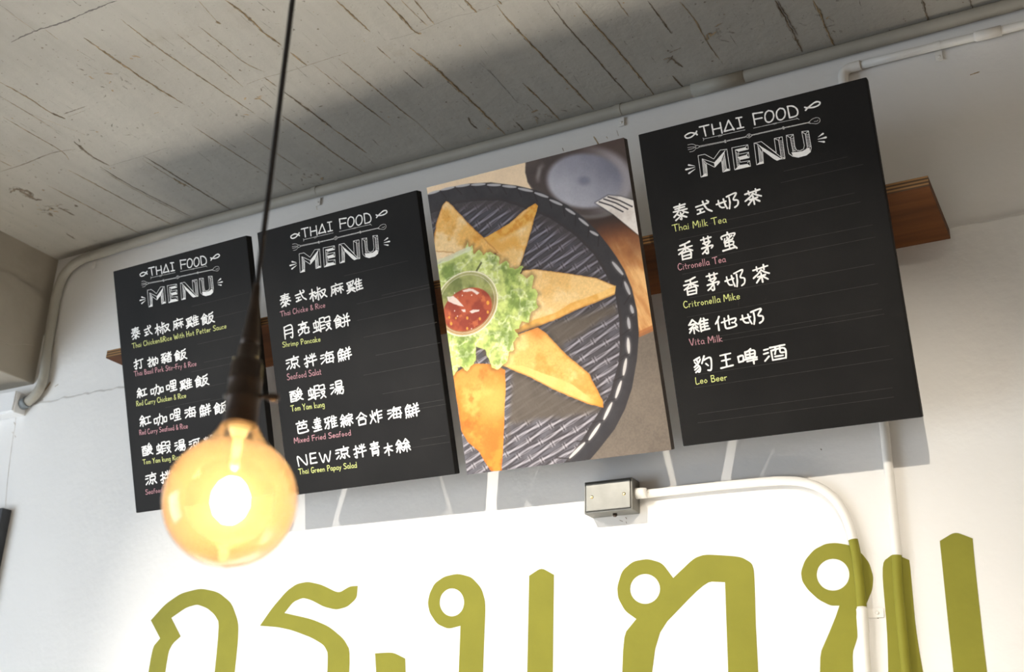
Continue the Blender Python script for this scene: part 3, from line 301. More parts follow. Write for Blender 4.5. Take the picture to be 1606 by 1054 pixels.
bm = bmesh.new()
rect(bm, [(-2.2, .05, CZ), (-2.2, -4.4, CZ), (3.6, -4.4, CZ), (3.6, .05, CZ)])
MI = {'b': 1, 'd': 2, 'g': 3}
def strip(P, w, z, mi, seed=None):
    # flat ragged strip on the ceiling following P
    prev = None; N = len(P)
    for i, q in enumerate(P):
        d = (P[min(i+1, N-1)]-P[max(i-1, 0)]).normalized(); s = Vector((-d.y, d.x, 0)); t = i/max(1, N-1)
        k = min(1, .2+5*min(t, 1-t))
        cur = [bm.verts.new(q+s*w*.5*k*rnd.uniform(.5, 1.3)+Vector((0, 0, CZ-z))), bm.verts.new(q-s*w*.5*k*rnd.uniform(.5, 1.3)+Vector((0, 0, CZ-z)))]
        if prev: bm.faces.new((prev[0], cur[0], cur[1], prev[1])).material_index = mi
        prev = cur
# short rust streaks left by the form boards, and pits
for i in range(300):
    x, y = rnd.uniform(-.95, 2.0), rnd.uniform(-1.0, -.03); L_ = rnd.uniform(.012, .06); a = rnd.uniform(-.12, .12)
    strip([Vector((x+a*L_*j/6+rnd.uniform(-.0006, .0006), y+L_*j/6, 0)) for j in range(7)], rnd.uniform(.0006, .0018), .00035+i*1e-6, 4)
for i in range(420):
    x, y, r_ = rnd.uniform(-.95, 2.2), rnd.uniform(-1.0, -.03), rnd.choice((.0008, .0011, .0015, .0024))
    f = bm.faces.new([bm.verts.new((x+r_*rnd.uniform(.6, 1.3)*math.cos(2*PI*k/7), y+r_*rnd.uniform(.6, 1.6)*math.sin(2*PI*k/7), CZ-.0007-i*1e-6)) for k in range(7)]); f.material_index = rnd.choice((1, 2, 2))
for bx_, by_, sx_, sy_, n_ in ((-.735, -.245, .050, .022, 26), (1.155, -.165, .030, .035, 18), (-.12, -.62, .09, .05, 20), (.10, -.40, .10, .03, 16), (-.30, -.45, .12, .03, 14), (.02, -.06, .10, .03, 14), (.72, -.06, .14, .03, 14), (1.35, -.10, .05, .06, 14)):
    for i in range(n_):
        x, y = bx_+rnd.gauss(0, .5)*sx_, by_+rnd.gauss(0, .5)*sy_; a = rnd.uniform(0, PI); L_ = rnd.uniform(.006, .022)
        strip([Vector((x+math.cos(a)*L_*j/4+rnd.uniform(-.0015, .0015), y+math.sin(a)*L_*j/4+rnd.uniform(-.0015, .0015), 0)) for j in range(5)], rnd.uniform(.002, .006), .0009+i*2e-6, rnd.choice((4, 4, 4, 1)))
for pts, w, k in DATA['SEAM']:
    P = catmull([(x, y, 0) for x, y in pts], 8); w *= .00066
    Q = []
    for i in range(len(P)-1):
        n = max(1, int((P[i+1]-P[i]).length/.004))
        for j in range(n): Q.append(P[i].lerp(P[i+1], j/n))
    Q.append(P[-1]); N = len(Q)
    if k != 'g' and w > .0015: strip([q+Vector((.0005*nz(q.y*5, 2), 0, 0)) for q in Q], w*1.9, .0003, 4)
    if N < 2: continue
    prev = None
    for i, q in enumerate(Q):
        d = (Q[min(i+1, N-1)]-Q[max(i-1, 0)]).normalized(); s = Vector((-d.y, d.x, 0))
        t = i/max(1, N-1); taper = min(1, .35+5*min(t, 1-t)); broken = .5 if rnd.random() < .08 else 1
        a = w*.5*taper*broken*rnd.uniform(.3, 1.3); b2 = w*.5*taper*broken*rnd.uniform(.3, 1.3); h = min(.0022, w*.5)*taper*rnd.uniform(.5, 1.1)
        off = s*(w*.35*nz(q.y*3+q.x, 5)+rnd.uniform(-.14, .14)*w)
        cur = [bm.verts.new(q+off+s*a+Vector((0, 0, CZ-.0004))), bm.verts.new(q+off+s*w*.1*rnd.uniform(-1, 1)+Vector((0, 0, CZ-h))), bm.verts.new(q+off-s*b2+Vector((0, 0, CZ-.0004)))]
        if prev:
            for m in (0, 1):
                f = bm.faces.new((prev[m], cur[m], cur[m+1], prev[m+1])); f.material_index = MI[k]
        prev = cur
ceil = struct('ceiling', bm, [M['concrete'], M['conc_brown'], M['conc_dark'], M['conc_grey'], M['stain']])

bm = bmesh.new(); rect(bm, [(-2.2, .05, 0), (3.6, .05, 0), (3.6, -4.4, 0), (-2.2, -4.4, 0)])
struct('floor', bm, M['floor'])
# unseen white counter added below the frame, throwing the downlights up to the ceiling
bm = bmesh.new(); box(bm, -.96, 3.0, -.53, -.002, .96, 1.0, .004); box(bm, -.94, 2.98, -.50, -.002, .10, .96)
o = obj('bounce_reflector', bm, M['reflector']); tag(o, 'long white counter against the wall below the green lettering', 'reflector')
# concrete beam that comes out of the wall at the left, with a flaked round patch
bm = bmesh.new(); box(bm, -1.45, -.97, -4.4, .02, 2.664, CZ+.02, .004)
patch = [( -.00+.150*math.cos(a)*(1+.12*nz(a, 3)) -.13, 2.850+.100*math.sin(a)*(1+.10*nz(a*1.3, 6))) for a in [2*PI*i/40 for i in range(40)]]
extrude_poly(bm, [patch], lambda u, v, d: (-.97+d, u, v), .0035)
struct('trim_1', bm, M['beam'])

# painted word on the wall: every letter its own mesh
def smooth_loop(lp, sharp=58):
    n = len(lp); out = []
    for i in range(n):
        a, b, c = Vector(lp[i-1]), Vector(lp[i]), Vector(lp[(i+1) % n])
        u, v = (b-a), (c-b)
        if u.length < 1e-6 or v.length < 1e-6: out.append(tuple(b)); continue
        ang = math.degrees(u.angle(v))
        if ang > sharp or ang < 4: out.append(tuple(b)); continue
        k = .30
        p, q = b-u*k, b+v*k
        for t in (0, .25, .5, .75, 1): 
            x = p*(1-t)**2+b*2*t*(1-t)+q*t*t; out.append((x.x, x.y))
    return out
def letter(lps, flare=0):
    lo = min(z for x, z in lps[0]); 
    L0 = []
    for x, z in lps[0]: L0.append((x, z-.30 if z < lo+.012 else z))
    bm = bmesh.new(); extrude_poly(bm, [smooth_loop(L0)]+[smooth_loop(h) for h in lps[1:]], lambda u, v, d: (u, -d, v), .0006)
    return obj('painted_letter', bm, M['green'], wall)
for k in ('gor', 'ror', 'leaf', 'ngor', 'pole', 'tor', 'ring', 'mid', 'right'): letter(DATA['MU'][k])

# ------------------------------------------------------------------ plank behind the boards
PD, PZ, PT, PX0, PX1 = .2196, 2.59615, .02035, -.4264, 1.5389
t = thing('plywood_shelf', 'long brown plywood shelf plank running along the wall behind the four hanging boards', 'shelf', ((PX0+PX1)/2, 0, PZ-PT/2))
bm = bmesh.new(); hw = (PX1-PX0)/2; box(bm, -hw, hw, -PD+.0012, -.0005, -PT/2, PT/2, .0006); obj('plank', bm, M['ply'], t)
bm = bmesh.new(); box(bm, -hw, hw, -PD, -PD+.0012, -PT/2+.0004, PT/2-.0004); o = obj('front_edge', bm, M['ply_edge'], t); o['label'] = 'layered plywood front edge'

# ------------------------------------------------------------------ hand lettering
CH = {}
CH.update({
'木': "2 34 98 26|50 0 50 100|47 36 28 58 2 76|54 38 72 54 98 66",
'扌': "4 28 92 20|54 0 57 84 46 98 20 88|4 68 96 46",
'口': "8 8 10 94|8 10 90 4 88 88|10 92 88 88",
'氵': "14 12 86 8|4 42 78 38|8 98 82 68",
'力': "6 34 88 26 84 92 56 84|46 2 40 52 4 98",
'又': "6 20 84 12 56 60 4 96|20 34 58 66 98 94",
'糸': "48 0 8 34|48 0 88 32|22 34 76 30|68 32 18 62|10 64 88 56|74 44 92 64|50 58 50 100|28 70 6 92|70 68 96 90",
'隹': "36 0 24 22 4 40|24 26 24 98|60 2 68 16|26 24 96 18|26 46 90 42|26 68 90 64|26 94 100 88|60 20 60 90",
'食': "50 0 28 22 2 38|50 0 72 16 98 28|38 30 64 26|18 42 80 38|18 42 18 96|80 38 80 74|18 58 80 54|18 74 80 71|18 96 54 84|60 78 94 98",
'反': "88 0 60 10 24 14|24 14 22 50 4 98|28 40 84 34 58 74 18 98|34 50 60 80 100 98",
'虫': "18 20 20 62|18 20 86 16 84 58|20 62 84 58|52 0 52 88|2 96 92 84|78 72 98 96",
'叚': "6 4 6 100|6 4 46 2 46 34|6 34 46 32|8 60 46 56|8 82 46 78|58 8 94 4 92 36|56 38 100 34|60 56 92 52 78 82 54 100|66 62 98 98",
'酉': "0 8 100 4|36 8 34 28|66 6 66 28|6 30 8 98|6 30 94 26 96 96|8 97 96 94|38 28 28 58|64 28 66 52 90 54|26 76 78 74",
'泰': "12 14 88 8|18 28 82 24|4 44 96 40|52 0 44 30 30 54 4 76|60 42 78 56 100 66|50 56 53 98 44 96|28 64 42 74|12 100 46 80 76 58|54 76 86 92",
'式': "2 38 82 26|10 62 44 60|27 61 28 86|6 92 52 84|50 6 56 34 72 70 98 92|76 6 86 18",
'麻': "46 0 54 12|10 20 100 10|12 20 12 60 2 98|20 48 56 44|38 34 38 94|36 52 20 78|42 52 56 72|60 44 98 38|78 30 80 90|76 48 60 74|82 48 100 70",
'打': [('扌',0,0,46,100),('丁',46,4,100,98)],
'丁': "2 14 100 6|54 12 56 86 44 100 18 92",
'拋': [('扌',0,0,36,100),('尢',32,4,70,100),('力',60,8,100,84)],
'尢': "6 34 94 24|46 2 42 60 4 98|60 30 58 84 70 94 100 88",
'豕': "4 10 98 2|60 8 34 28 2 44|36 28 66 54 62 96 38 92|50 46 2 68|58 62 4 90|94 24 66 42|64 44 100 84",
'者': "16 16 86 10|50 0 50 34|0 38 100 30|90 2 40 48 0 66|24 56 24 100|24 57 84 54 84 98|24 77 84 74|24 99 84 96",
'豬': [('豕',0,4,48,100),('者',48,0,100,96)],
'工': "10 14 92 6|52 12 52 86|0 94 100 86",
'紅': [('糸',0,0,54,100),('工',52,14,100,88)],
'咖': [('口',0,36,26,84),('力',28,0,72,100),('口',76,36,100,84)],
'里': "12 4 12 54|12 4 90 0 88 52|12 29 90 26|12 55 88 52|50 2 50 94|20 74 86 70|0 98 100 92",
'哩': [('口',0,34,34,80),('里',38,0,100,100)],
'每': "30 0 6 32|20 16 96 10|18 34 12 92|18 36 86 32 84 98|0 64 100 60|14 92 86 87|50 34 48 90",
'海': [('氵',0,14,34,96),('每',32,0,100,100)],
'魚': "44 0 8 28|30 12 76 8 54 28|8 32 8 76|8 32 92 28 92 74|50 30 50 76|8 54 92 50|8 77 92 72|14 84 4 98|38 84 38 96|62 82 68 96|86 80 98 92",
'羊': "24 2 38 20|78 0 62 20|8 28 92 18|14 50 88 42|0 76 100 66|50 22 50 100",
'鮮': [('魚',0,2,56,100),('羊',56,0,100,94)],
'夋': "50 0 16 30 70 26|68 14 88 36|40 38 8 60|62 36 96 54|48 46 10 80|28 58 84 54 50 84 4 100|36 66 66 86 100 98",
'酸': [('酉',0,16,46,100),('夋',46,0,100,96)],
'蝦': [('虫',0,12,38,96),('叚',38,0,100,98)],
'昜': "20 2 20 40|20 2 84 -2 84 38|20 21 84 18|20 41 84 38|2 56 100 50|26 58 2 84|20 70 94 66 86 98 68 96|46 70 24 98|68 68 50 96",
'湯': [('氵',0,10,32,92),('昜',32,0,100,100)],
'可': "2 14 100 6|84 10 82 92 58 86|20 36 20 70|20 37 58 34 58 68|20 71 58 68",
'河': [('氵',0,14,32,94),('可',32,0,100,100)],
'米': "50 0 50 100|0 44 100 34|18 10 32 26|86 4 68 26|46 44 4 88|54 44 98 78",
'分': "40 2 24 30 0 48|60 0 76 26 102 44|24 58 80 52 74 94 52 88|46 58 34 82 6 100",
'粉': [('米',0,10,46,100),('分',46,0,100,96)],
'京': "50 0 50 14|4 22 98 14|20 34 20 62|20 35 82 32 82 60|20 63 82 60|50 62 50 96 34 90|26 72 2 96|72 70 98 94",
'涼': [('氵',0,14,30,98),('京',28,0,100,100)],
'半': "22 8 34 26|82 2 66 24|10 34 92 26|0 64 102 54|50 0 50 100",
'拌': [('扌',0,6,40,100),('半',38,0,100,96)],
'月': "14 6 12 98|14 6 88 1 88 96 68 92|14 35 88 30|14 64 88 59",
'亮': "50 0 50 12|8 20 92 13|30 28 30 46|30 28 72 26 72 44|30 47 72 44|0 78 6 58 98 52 96 72|38 62 38 78 2 100|62 60 62 92 98 90 98 80",
'并': "28 4 40 22|80 0 64 22|6 36 96 27|0 68 102 60|32 34 30 84 16 100|70 30 70 100",
'餅': [('食',0,0,54,100),('并',52,0,100,96)],
'芭': "2 18 98 11|30 2 32 26|70 0 70 26|12 38 88 34 88 62|12 63 88 60|50 36 50 60|12 38 12 86 24 98 98 92 98 78",
'達': "4 64 14 72|64 0 64 28|34 15 94 9|24 31 102 25|46 36 52 44|82 34 74 44|32 50 96 43|36 64 92 60|28 78 98 72|64 46 64 90|14 98 102 92",
'牙': "4 12 98 2|30 10 14 42 94 37|64 4 66 90 48 96|60 42 2 94",
'雅': [('牙',0,4,48,100),('隹',44,0,100,98)],
'宗': "50 0 50 10|6 34 10 17 94 11 92 28|26 36 78 31|4 54 100 47|50 50 50 98 36 92|30 64 8 90|72 62 96 84",
'綜': [('糸',0,2,50,100),('宗',48,0,100,96)],
'合': "50 0 26 26 -2 42|50 0 76 22 102 38|28 43 74 39|18 58 18 98|18 59 84 56 84 96|18 99 84 94",
'火': "14 28 28 50|88 18 70 44|52 0 48 50 2 100|54 50 94 94",
'乍': "34 0 24 20 4 42|24 21 102 14|38 20 36 100|38 49 92 43|38 73 94 67",
'炸': [('火',0,4,48,100),('乍',44,0,100,100)],
'青': "8 15 92 9|50 0 50 42|16 29 86 23|0 45 100 39|20 54 20 100|20 55 82 52 82 98 70 99|20 71 82 68|20 85 82 82",
'絲': [('糸',0,2,52,100),('糸',48,0,100,98)],
'女': "0 40 94 28|22 4 26 54 44 80 70 84|74 0 84 60 98 100",
'乃': "8 14 94 0 62 42 98 54 94 84 66 98|30 22 30 60 20 98",
'奶': [('女',0,24,48,94),('乃',46,0,100,100)],
'茶': "2 22 98 10|26 6 28 30|72 0 72 28|52 28 30 48 -2 68|52 28 76 44 102 56|50 46 52 100|26 66 76 60|46 66 14 98|56 64 88 88",
'香': "88 2 50 12 18 17|2 40 100 31|52 12 52 50|46 38 26 54 2 66|56 36 78 48 100 57|22 62 22 100|22 63 82 60 82 98|22 81 82 78|22 100 82 98",
'茅': "4 13 96 7|30 0 32 24|70 0 70 22|18 36 82 29 54 48|34 42 56 54|2 64 96 55 86 70|54 58 54 92 42 98 34 92|48 66 28 82 4 94",
'蜜': "50 0 50 10|4 34 8 17 98 11 92 28|26 34 20 46|44 26 46 44 74 46 82 38|78 22 48 40 18 54|60 18 64 26|22 58 22 76|22 59 80 56 80 74|22 77 80 74|50 48 50 94|0 101 96 93|82 82 102 100",
'維': [('糸',0,0,50,100),('隹',46,0,100,96)],
'亻': "72 0 44 24 4 48|42 28 42 100",
'也': "4 44 100 27 92 58 74 58|56 0 56 66|26 14 26 82 40 96 98 89 98 70",
'他': [('亻',0,0,32,100),('也',28,6,100,100)],
'豸': "78 4 14 20|16 32 28 42|44 22 50 34|84 18 56 42 4 64|44 50 68 68 60 98 36 94|56 62 6 82|64 76 14 100",
'勺': "34 0 2 46|26 26 96 18 86 94 54 98|40 52 62 68",
'豹': [('豸',0,0,48,100),('勺',46,0,100,98)],
'王': "8 9 94 3|14 47 86 41|-2 96 102 87|50 6 50 90",
'卑': "62 0 40 12|14 16 14 56|14 17 88 13 88 54|14 37 88 33|14 57 88 53|50 13 50 64|2 68 102 61|72 62 72 102|20 82 102 76",
'啤': [('口',0,36,32,80),('卑',34,0,100,100)],
'酒': [('氵',0,8,28,92),('酉',32,0,100,96)],
'椒': [('木',0,6,34,100),('尗',32,0,68,98),('又',64,20,100,92)],
'尗': "50 0 50 40|52 18 92 12|2 44 98 36|50 40 52 98 40 94|26 58 6 86|76 56 94 82",
'奚': "90 2 50 10 10 14|14 22 26 32|46 17 52 28|88 13 74 28|52 30 20 46 70 44|68 36 20 62 84 60|2 78 100 70|50 62 40 84 4 100|54 76 94 98",
'雞': [('奚',0,4,54,100),('隹',50,0,100,96)],
'飯': [('食',0,0,52,100),('反',50,0,100,96)],
'N': "4 100 4 2 92 100 96 0", 'E': "8 0 4 100|8 2 92 0|6 50 84 48|4 98 96 96", 'W': "0 2 26 98 50 24 74 98 100 0",
})
def strokes(ch, x0=0, y0=0, x1=100, y1=100, dep=0):
    d = CH[ch]; out = []
    if isinstance(d, str):
        for s in d.split('|'):
            if not s: continue
            n = [float(v) for v in s.split()]
            out.append([(x0+(x1-x0)*n[i]/100, y0+(y1-y0)*n[i+1]/100) for i in range(0, len(n), 2)])
    else:
        for c, a, b, e, f in d:
            out += strokes(c, x0+(x1-x0)*a/100, y0+(y1-y0)*b/100, x0+(x1-x0)*e/100, y0+(y1-y0)*f/100)
    return out
# single-stroke hand alphabet: width, strokes; 0 = cap line, 100 = base line
LT = {
'T': (66, "0 6 66 0|34 3 36 100"), 'C': (56, "52 12 30 0 8 22 2 60 14 94 34 100 54 86"), 'R': (56, "6 4 6 100|6 4 36 0 50 20 36 44 8 50|22 50 54 100"),
'W': (86, "0 4 20 100 42 34 62 100 84 0"), 'H': (58, "4 0 6 100|52 0 52 100|6 52 52 48"), 'P': (52, "6 4 8 100|6 4 36 0 50 24 34 48 8 54"),
'S': (54, "50 10 28 0 8 16 14 40 42 56 48 82 26 100 2 90"), 'B': (54, "6 2 6 98|6 4 36 2 42 22 30 44 8 48|30 46 50 64 44 92 8 98"), 'F': (52, "6 4 8 100|6 4 52 0|8 50 44 46"),
'Y': (54, "0 2 26 46|52 0 28 46 26 100"), 'M': (72, "2 100 8 2 36 66 64 0 70 100"), 'G': (60, "54 12 30 0 8 24 4 62 18 96 40 98 54 80 54 60 32 60"), 'N': (58, "4 100 6 2 52 98 54 0"),
'V': (56, "0 2 28 100 54 0"), 'L': (46, "6 0 6 96 46 94"), 'K': (50, "6 0 6 100|44 40 8 68 48 100"),
'a': (44, "40 52 18 46 4 72 14 98 36 88|40 50 40 84 46 100"), 'b': (44, "6 0 6 98|6 62 28 50 42 72 28 98 6 94"), 'c': (38, "36 56 18 48 4 74 16 98 36 90"), 'd': (44, "38 54 16 48 4 74 16 98 38 90|40 0 40 100"),
'e': (42, "6 74 38 70 32 50 14 50 4 76 16 98 38 90"), 'f': (34, "34 10 22 6 14 26 14 100|2 50 30 48"), 'g': (42, "36 54 14 48 4 72 16 94 36 88|38 50 38 116 22 134 4 124"), 'h': (42, "6 0 6 100|6 64 26 50 38 66 38 100"),
'i': (16, "8 50 8 100|8 26 8 30"), 'k': (42, "6 0 6 100|36 48 8 72 40 100"), 'l': (14, "8 0 8 100"), 'm': (62, "4 50 6 100|6 62 20 50 30 62 32 100|32 62 46 50 56 62 58 100"), 'n': (42, "4 50 6 100|6 64 26 50 38 64 38 100"),
'o': (42, "20 48 4 74 18 98 38 76 22 48"), 'p': (44, "6 52 6 132|6 60 28 48 42 70 28 96 8 92"), 'r': (32, "4 50 6 100|6 68 18 52 32 52"), 's': (36, "34 54 14 50 8 66 32 80 28 96 4 96"),
't': (34, "16 18 16 92 30 96|2 48 32 46"), 'u': (42, "4 50 6 88 22 98 36 84|38 50 38 100"), 'x': (38, "2 50 36 100|36 48 2 100"), 'y': (42, "4 50 22 90|40 48 22 96 6 132"), 'w': (58, "0 50 16 98 30 60 44 98 58 48"),
'&': (50, "48 96 12 30 24 4 36 20 6 72 14 98 34 92 48 62"), '-': (40, "4 62 36 60"),
}
def ribbon(bm, pts, w, z, depth, rng=None, smooth=True):
    # flat stroke of paint with round ends, lying on the plane y = z (towards -y), raised by depth
    P = [Vector((p[0], p[1], 0)) for p in pts]
    if smooth and len(P) > 2: P = list(catmull(P, 6))
    Q = [P[0]]
    for i in range(1, len(P)):
        n = max(1, int((P[i]-P[i-1]).length/max(w*.8, 1e-5)))
        for j in range(1, n+1): Q.append(P[i-1].lerp(P[i], j/n))
    if len(Q) < 2 or (Q[-1]-Q[0]).length < 1e-7 and len(Q) == 2: return
    N = len(Q); L, R = [], []; ph = rng.uniform(0, 9) if rng else 0
    for i, q in enumerate(Q):
        d = (Q[min(i+1, N-1)]-Q[max(i-1, 0)])
        if d.length < 1e-9: d = Vector((1, 0, 0))
        d.normalize(); s = Vector((-d.y, d.x, 0)); ww = w*.5*(1+.10*math.sin(i*.9+ph))
        L.append(q+s*ww); R.append(q-s*ww)
    d0 = (Q[0]-Q[1]).normalized(); d1 = (Q[-1]-Q[-2]).normalized()
    def cap(c, d):
        s = Vector((-d.y, d.x, 0)); return [c+(s*math.cos(a)+d*math.sin(a))*w*.5 for a in [PI*k/6 for k in range(1, 6)]]
    V = lambda p: bm.verts.new((p.x, z-depth, p.y))
    lv = [V(p) for p in L]; rv = [V(p) for p in R]
    for i in range(N-1): bm.faces.new((rv[i], rv[i+1], lv[i+1], lv[i]))
    c1 = [V(p) for p in cap(Q[-1], d1)]; bm.faces.new([rv[-1]]+c1[::-1]+[lv[-1]])
    c0 = [V(p) for p in cap(Q[0], d0)]; bm.faces.new([lv[0]]+c0[::-1]+[rv[0]])
def orient(bm):
    for f in bm.faces:
        f.normal_update()
        if f.normal.y > 0: f.normal_flip()
mm = .001
def cn_text(parent, items, rng):
    bm = bmesh.new(); k = 0
    hs = sorted(i[4] for i in items); hmed = hs[len(hs)//2]
    for ch, cx, cyy, w, h in items:
        h = (.5*h+.5*hmed)*1.06
        for st in strokes(ch):
            pts = [((cx+(x-50)/100*w)*mm+rng.uniform(-.2, .2)*mm, (cyy-(y-50)/100*h)*mm+rng.uniform(-.2, .2)*mm) for x, y in st]
            k += 1; ribbon(bm, pts, 3.15*mm*rng.uniform(.92, 1.08), 0, (.30+.004*(k % 30))*mm, rng)
    orient(bm); return obj('dish_name', bm, M['chalk'], parent)
def en_text(parent, text, x0, y0, x1, y1, cap, col, rng):
    adv = sum((LT[c][0] if c in LT else 26)+12 for c in text)-12; sx = (x1-x0)/adv; sy_ = cap/100
    bm = bmesh.new(); x = 0; k = 0
    for c in text:
        if c not in LT: x += 38; continue
        wd, s = LT[c]
        for st in s.split('|'):
            n = [float(v) for v in st.split()]
            pts = []
            for i in range(0, len(n), 2):
                u = x+n[i]; bl = y0+(y1-y0)*u/adv
                pts.append(((x0+u*sx)*mm+rng.uniform(-.1, .1)*mm, (bl+(100-n[i+1])*sy_)*mm+rng.uniform(-.1, .1)*mm))
            k += 1; ribbon(bm, pts, (1.6 if c.isupper() else 1.25)*mm, 0, (.30+.004*(k % 30))*mm, rng)
        x += wd+12
    orient(bm); return obj('dish_translation', bm, M[col], parent)

BOARDS = [(-.36121,.10598,.00374,.32175,.00921,-.007,.42816,.59696),(.10769,.10718,-.0009,.34514,.00624,-.00794,.43501,.60082),
          (.569,.10788,-.00255,.36608,-.00162,.00218,.44513,.60157),(1.0374,.10773,.00093,.33624,-.00122,.008,.43024,.6009)]
BT = .0196
BACKED = (.9948, .9993, 1.0, .9966)
def board_matrix(i):
    X, yb, z, t, ro, ya, w, h = BOARDS[i]
    upv = Vector((0, -math.sin(t), math.cos(t))); ri = Vector((1, 0, 0))
    ri2 = ri*math.cos(ro)+upv*math.sin(ro); up2 = upv*math.cos(ro)-ri*math.sin(ro)
    a = -ri2.cross(up2); ri3 = ri2*math.cos(ya)+a*math.sin(ya); nn = -ri3.cross(up2)
    m = Matrix((ri3, nn, up2)).transposed().to_4x4(); m.translation = (X, -yb, z+2.2)
    c0 = Vector((1.75885, -2.07472, 1.555887)); k = BACKED[i]       # nudge clear of the plank's edge
    m = Matrix.Translation(c0) @ Matrix.Scale(k, 4) @ Matrix.Translation(-c0) @ m
    return m, w, h

def menu_board(i, label):
    m, w, h = board_matrix(i); rng = random.Random(100+i)
    t = thing('menu_board', label, 'menu board', group='chalk menu boards on the wall'); t.matrix_world = m
    bm = bmesh.new(); box(bm, 0, w, 0, BT, 0, h, .0022)
    obj('canvas_panel', bm, M['board'], t)
    # heading
    A = DATA['AF'].get(str(i))
    def T(p):
        if not A: return (p[0]*mm, p[1]*mm)
        return ((p[0]*A[0][0]+p[1]*A[1][0]+A[2][0])*mm, (p[0]*A[0][1]+p[1]*A[1][1]+A[2][1])*mm)
    H = DATA['H']
    bm = bmesh.new()
    for k, s in enumerate(H['cap']): ribbon(bm, [T(p) for p in s], 2.7*mm, 0, (.30+.004*k)*mm, rng)
    orient(bm); obj('thai_food_heading', bm, M['chalk'], t)
    bm = bmesh.new()
    for k, s in enumerate(H['thin']): ribbon(bm, [T(p) for p in s], .85*mm, 0, (.28+.003*(k % 40))*mm, rng, smooth=len(s) > 3)
    orient(bm); obj('fork_and_spoon_drawing', bm, M['chalk_soft'], t)
    bm = bmesh.new()
    for k, s in enumerate(H['outl']): ribbon(bm, [T(p) for p in s], .95*mm, 0, (.34+.003*k)*mm, rng, smooth=False)
    for s in H['fill']:
        extrude_poly(bm, [[T(p) for p in s]], lambda u, v, d: (u, -d, v), .0003)
    for a, b, c, d, n in H['hat']:
        a, b, c, d = [Vector(T(p)) for p in (a, b, c, d)]
        for j in range(n):
            f = (j+.5)/n; p, q = a.lerp(b, f), c.lerp(d, min(1, f+.12))
            ribbon(bm, [p, q], .75*mm, 0, .31*mm, rng)
    orient(bm); obj('menu_heading', bm, M['chalk'], t)
    for p, q in H['drop']:
        bm = bmesh.new()
        p, q = Vector(T(p)), Vector(T(q)); d = (q-p); n = Vector((-d.y, d.x)).normalized()
        pr = [(0, .25), (.3, .7), (.6, 1.15), (.85, 1.7), (.95, 1.5), (1.02, .6)]
        lp = [p+d*u+n*r*mm for u, r in pr]+[p+d*u-n*r*mm for u, r in pr[::-1]]
        extrude_poly(bm, [[tuple(v) for v in lp]], lambda u, v, dd: (u, -dd, v), .0003)
        orient(bm); obj('heading_ray', bm, M['chalk'], t)
    bm = bmesh.new()
    for k, (x0, y0, x1, y1) in enumerate(DATA['RULE'][str(i)]): ribbon(bm, [(x0*mm, (y0+y1)/2*mm), (x1*mm, (y0+y1)/2*mm+.4*mm)], .7*mm, 0, (.15+.002*k)*mm)
    orient(bm); obj('ruled_lines', bm, M['rule'], t)
    for items, e, col in DATA['T'][str(i)]:
        cn_text(t, items, rng); en_text(t, *e, {'y': 'yellow', 'p': 'pink'}[col], rng)
    return t
menu_board(0, 'black menu board of six dishes at the far left end, partly behind the glowing bulb')
menu_board(1, 'black menu board with six dishes beside the food photograph, whose last line begins with NEW')
menu_board(3, 'black menu board of five drinks at the right end, below the white pipe elbow')

